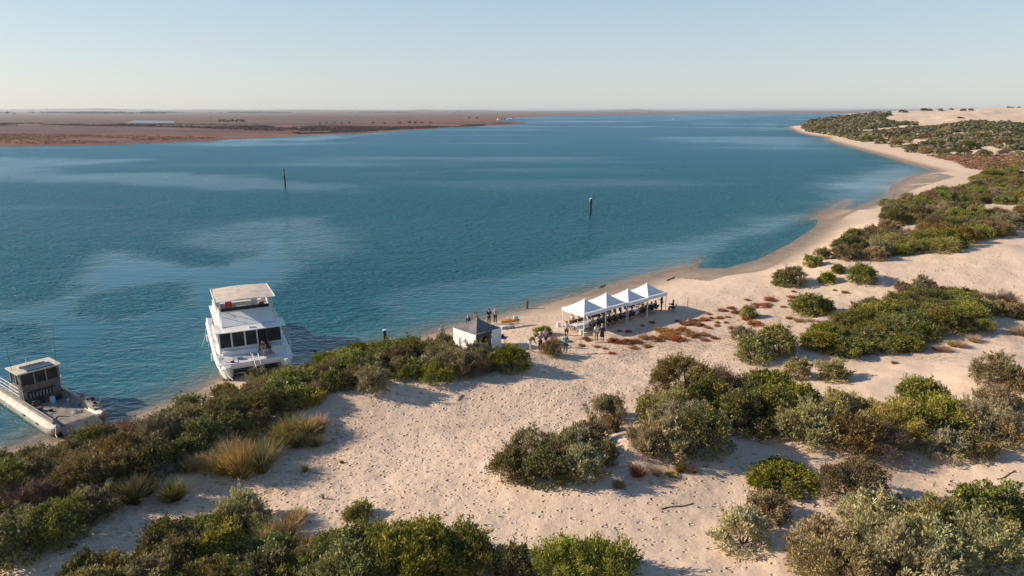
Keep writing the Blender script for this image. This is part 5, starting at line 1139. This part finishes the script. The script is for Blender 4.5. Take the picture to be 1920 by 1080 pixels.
# ------------------------------------------------------------------ odds and ends on the beach
def bucket(px, py, label, s=1.0):
    P = hit(px, py); e = empty('bucket', P, 0, label, 'bucket'); e.scale = (s, s, s); MB().tube((0, 0, -.02), (0, 0, .42), .17, .21, 14).build('tub', M_WHITEP, e); MB().tube((0, 0, .42), (0, 0, .45), .22, .22, 14).build('lid', M_WHITEP, e)
bucket(1047, 613, 'white lidded bucket standing alone left of the nearest marquee'); bucket(1090, 627, 'white lidded tub by the front leg of the nearest marquee', 1.05)
P = hit(955, 613); t = table(P, rad(22), 1.9, .7, 'orange topped trestle table on the beach behind the grey gazebo', None, M_ORANGE, z=.8)
MB().box(-.95, .95, -.36, -.33, .55, .80).build('side_board', M_ORANGE, t)
o = MB().box(-.22, .22, -.16, .16, 0, .26).build('crate', M_PALEBLUE, bevel=.02); o.location = (P[0]+.62, P[1]+.25, P[2]+.805); o.rotation_euler = (0, 0, rad(22)); tag(o, 'pale blue crate on the end of the orange table', 'crate')
o = MB().box(-.16, .16, -.12, .12, 0, .12).build('tray', M_WHITEP, bevel=.01); o.location = (P[0]-.2, P[1]-.02, P[2]+.805); tag(o, 'white tray in the middle of the orange table', 'tray')
for k, (dx, dy, mt, nm) in enumerate([(-.2, -.75, M_TAN, 'tan'), (.28, -.62, M_TAN, 'brown'), (-.62, -.82, M_PALEBLUE, 'pale blue')]):
    z = zat(P[0]+dx, P[1]+dy); e = empty('cool_box', (P[0]+dx, P[1]+dy, z-.02), .3*k, nm+' cool box on the sand in front of the orange table, '+('middle one', 'right one', 'left one')[k], 'cool box'); MB().box(-.22, .22, -.16, .16, 0, .28).build('box', mt, e, bevel=.02); MB().box(-.23, .23, -.17, .17, .282, .34).build('lid', M_WHITEP, e, bevel=.01)
P = hit(932, 648); t = table((P[0], P[1]+.3, zat(P[0], P[1]+.3)), rad(-12), 1.8, .75, 'violet grey serving table between the thicket and the grey gazebo', None, M_PURPLE)
zt = zat(P[0], P[1]+.3)+.742
o = MB().tube((0, 0, 0), (0, 0, .10), .26, .32, 16).build('pan', M_BLACK); o.location = (P[0]-.1, P[1]+.3, zt); tag(o, 'large round black pan on the violet serving table', 'pan')
o = MB().tube((0, 0, 0), (0, 0, .24), .12, .12, 12).build('pot', M_DARK); o.location = (P[0]+.5, P[1]+.3, zt); tag(o, 'small dark pot at the right of the violet serving table', 'pot')
o = MB().box(-.18, .18, -.13, .13, 0, .16).build('container', M_PALEBLUE, bevel=.02); o.location = (P[0]-.6, P[1]+.25, zt); tag(o, 'pale container at the left of the violet serving table', 'container')
# low log and a picnic rug by the group
P = hit(1030, 650); o = MB().box(-.9, .9, -.12, .12, -.05, .14).build('driftwood_plank', M_WOOD, bevel=.03); o.location = (P[0]+.8, P[1]+.4, P[2]); o.rotation_euler = (0, 0, -.15); tag(o, 'weathered plank on the sand behind the person in turquoise', 'plank')
def stick(x0, y0, x1, y1, r, label):
    a = hit(x0, y0); b = hit(x1, y1); m = [(a[0]+(b[0]-a[0])*t, a[1]+(b[1]-a[1])*t+.06*math.sin(t*7)) for t in np.linspace(0, 1, 7)]
    tag(MB().path([(x, y, zat(x, y)+r*.6) for x, y in m], r, 6).build('driftwood', M_WOOD), label, 'driftwood')
stick(1066, 630, 1112, 629, .035, 'thin dark pole lying on the sand in front of the white tub'); stick(1250, 527, 1264, 521, .09, 'dark driftwood on the beach above the last marquee'); stick(1124, 540, 1134, 536, .10, 'dark drift log at the waterline behind the marquees')
stick(868, 740, 858, 752, .03, 'bleached branch lying on the open sand path'); stick(1905, 885, 1870, 900, .03, 'long dead branch on the sand at the right edge'); stick(1830, 905, 1868, 938, .025, 'fallen dead branch on the sand near the right edge'); stick(1240, 955, 1300, 945, .03, 'dead stick half buried in the right foreground sand')
# posts
def pole(px, py, h, r, mat, label, lean=(0, 0), top=None, water=False, nm='mooring_post'):
    p = W(px, py, 0) if water else hit(px, py)[:2]; z = -1.5 if water else zat(*p)-.3
    e = empty(nm, (p[0], p[1], 0 if water else zat(*p)), 0, label, 'post'); z0 = -1.5 if water else -.3
    MB().tube((0, 0, z0), (lean[0]*h, lean[1]*h, h), r, r*.92, 12).build('pile', mat, e)
    if top: MB().tube((lean[0]*h, lean[1]*h, h+.001), (lean[0]*h, lean[1]*h, h+.06), r*1.15, r*1.0, 12).build('cap', top, e)
    return e
pole(722, 641, 1.15, .16, M_POST, 'dark pile with a pale cap in the boat shadow at the waterline', top=M_WHITEP); pole(592, 668, .6, .10, M_POST, 'dark pile in the shaded water right of the catamaran')
pole(988, 579, .95, .16, M_WOOD, 'short red brown post at the waterline behind the orange table'); pole(1289, 575, 1.0, .03, M_WOOD, 'thin stake in the sand beyond the shadow of the marquees')
def marker(px, py, label, kind):
    p = W(px, py, 0); e = empty('channel_marker', (p[0], p[1], 0), 0, label, 'channel marker', 'channel markers standing in the lagoon')
    if kind == 'red':
        MB().tube((0, 0, -2), (-.05, 0, 3.0), .26, .24, 12).build('pile', M_POST, e); MB().tube((-.05, 0, 3.0), (-.06, 0, 4.3), .16, .16, 12).build('painted_top', M_REDP, e); MB().tube((-.06, 0, 4.3), (-.06, 0, 4.75), .20, .20, 12).build('can_mark', M_BLACK, e); MB().box(-.26, -.18, -.12, .12, 3.1, 4.2).build('number_board', M_WHITEP, e)
    elif kind == 'green':
        MB().tube((0, 0, -2), (0, 0, 3.3), .25, .23, 12).build('pile', M_POST, e); MB().tube((0, 0, 3.301), (0, 0, 3.45), .29, .25, 12).build('cap', M_WHITEP, e); MB().box(-.27, -.2, -.1, .1, 2.6, 3.2).build('board', M_WHITEP, e)
        MB().tube((.26, 0, 2.4), (.26, 0, 4.3), .03).tube((.1, 0, 2.7), (.26, 0, 2.7), .03).build('staff', M_GREEN, e); MB().tube((.34, 0, 4.0), (.30, 0, 4.75), .26, .02, 10).build('cone_topmark', M_GREEN, e)
    else:
        MB().tube((0, 0, -2), (0, 0, 3.0), .3, .25, 8).build('pile', M_POST, e); MB().tube((0, 0, 3.0), (0, 0, 5.0), .5, .45, 8).build('topmark', M_GREEN, e)
marker(535, 349, 'dark pile with a red top and black can mark in the left of the lagoon', 'red'); marker(1107, 403, 'dark pile with a green cone topmark nearest the tents', 'green'); marker(1293, 244, 'tiny far green topped marker near the headland', 'far')
p = W(1262, 224, 0); e = empty('sail_boat', (p[0], p[1], 0), .5, 'tiny white sailing boat far out near the horizon', 'boat'); e.scale = (.35, .35, .35); MB().loft([[(-1.2, -3, .9), (0, -3, -.2), (1.2, -3, .9)], [(-1.3, 0, .9), (0, 0, -.4), (1.3, 0, .9)], [(-.1, 4, 1.1), (0, 4, .6), (.1, 4, 1.1)]]).build('hull', M_GEL, e); MB().quadslab([(0, -3, 1.6), (0, .5, 1.4), (0, .6, 9.5), (0, .2, 9.5)], .05, (1, 0, 0)).build('sail', M_WHITEC, e); MB().tube((0, .6, .8), (0, .6, 10), .08).build('mast', M_STEEL, e)
P = hit(954, 226); k_ = 1.0; e = empty('hut', P, .5, 'small white hut with a dark veranda among trees on the far point', 'hut'); MB().box(-7, 7, -4, 4, -.5, 3.2).build('wall', M_WHITEP, e); MB().loft([[(-8, -5.5, 3.2), (8, -5.5, 3.2), (8, -5.5, 3.3), (-8, -5.5, 3.3)], [(-8, 0, 5.2), (8, 0, 5.2), (8, 0, 5.3), (-8, 0, 5.3)], [(-8, 4.6, 3.2), (8, 4.6, 3.2), (8, 4.6, 3.3), (-8, 4.6, 3.3)]]).build('roof', M_GEL2, e); MB().box(-5, 5, -4.1, -4.0, .2, 2.6).build('veranda_shade', M_DARK, e)  # dark sheet on the solid wall stands in for veranda shade
P = hit(935, 225.6); e = empty('hut', P, .3, 'smaller pale shed left of the white hut on the far point', 'hut'); MB().box(-3, 3, -2, 2, -.5, 2.6).build('wall', M_WHITEP, e); MB().quadslab([(-3.3, -2.4, 2.6), (3.3, -2.4, 2.6), (3.3, 2.4, 3.2), (-3.3, 2.4, 3.2)], .12).build('roof', M_GEL2, e)
# white upturned dinghy in the scrub at the right edge
P = hit(1913, 331); e = empty('dinghy', (P[0], P[1], zat(P[0], P[1])+1.5), .9, 'white upturned dinghy lying on the scrub at the right edge', 'dinghy'); e.scale = (.55, .55, .55)
MB().loft([[(math.cos(a)*w_, y, math.sin(a)*h_) for a in np.linspace(0, math.pi, 9)] for y, w_, h_ in ((-2.2, .9, .6), (-1, 1.15, .8), (1, 1.1, .8), (2.2, .6, .55), (3.0, .08, .2))]).build('hull', M_GEL, e); MB().box(-.05, .05, -2.2, 2.4, .78, .9).build('keel', M_GEL2, e)
# ------------------------------------------------------------------ labels: tell look-alikes apart by size and by their order across the view
bpy.context.view_layer.update()
def _sx(o):
    p = o.matrix_world.translation; d = p.y*math.cos(PITCH)+(CAM_H-p.z)*math.sin(PITCH); return p.x/max(d, 1)
ORD = ['first', 'second', 'third', 'fourth', 'fifth', 'sixth', 'seventh', 'eighth', 'ninth', 'tenth', 'eleventh', 'twelfth', 'thirteenth', 'fourteenth', 'fifteenth', 'sixteenth', 'seventeenth', 'eighteenth', 'nineteenth', 'twentieth']
def tell_apart():
    D = {}
    for o in bpy.data.objects:
        if o.parent is None and o.get('category') and o.get('group'): D.setdefault(o['label'], []).append(o)
    for lab, L in D.items():
        if len(L) < 2: continue
        parts = {'': L}
        if len(L) > 14 and ('shrub' in lab or 'cushion' in lab) and True:
            w_ = lambda o: (o if o.data else o.children[0]).dimensions.x*o.scale[0]
            z = sorted(L, key=w_); h = len(z)//2; parts = {'smaller ': z[:h], 'larger ': z[h:]}
        for pre, M in parts.items():
            M.sort(key=_sx)
            for i, o in enumerate(M):
                n = len(M)-1-i
                if i < 20: s = ORD[i]+' from the left'
                elif n < 20: s = ORD[n]+' from the right'
                else: s = str(i+1)+'th from the left'
                t = pre+lab+' '+s
                if len(t.replace(',', '').split()) > 16: print('LONG', t)
                o['label'] = t
tell_apart()
# ------------------------------------------------------------------ haze: one closed box of thin air
def haze():
    x0, x1, y0, y1, z0, z1 = -14000, 14000, -60, 28000, -6, 34
    v = [(x, y, z) for z in (z0, z1) for y in (y0, y1) for x in (x0, x1)]
    f = [(0, 2, 3, 1), (4, 5, 7, 6), (0, 1, 5, 4), (2, 6, 7, 3), (0, 4, 6, 2), (1, 3, 7, 5)]
    m = bpy.data.materials.new('haze_air'); m.use_nodes = True; t = m.node_tree; t.nodes.clear()
    o = t.nodes.new('ShaderNodeOutputMaterial'); p = t.nodes.new('ShaderNodeVolumePrincipled')
    p.inputs['Color'].default_value = (.80, .90, 1.0, 1); p.inputs['Density'].default_value = HAZE_D; p.inputs['Anisotropy'].default_value = .3
    t.links.new(p.outputs[0], o.inputs['Volume'])
    m.cycles.homogeneous_volume = True
    me = mesh_np('haze', v, f, m); ob = link(me, 'haze'); tag(ob, kind='stuff')
HAZE_D = .00006
haze()
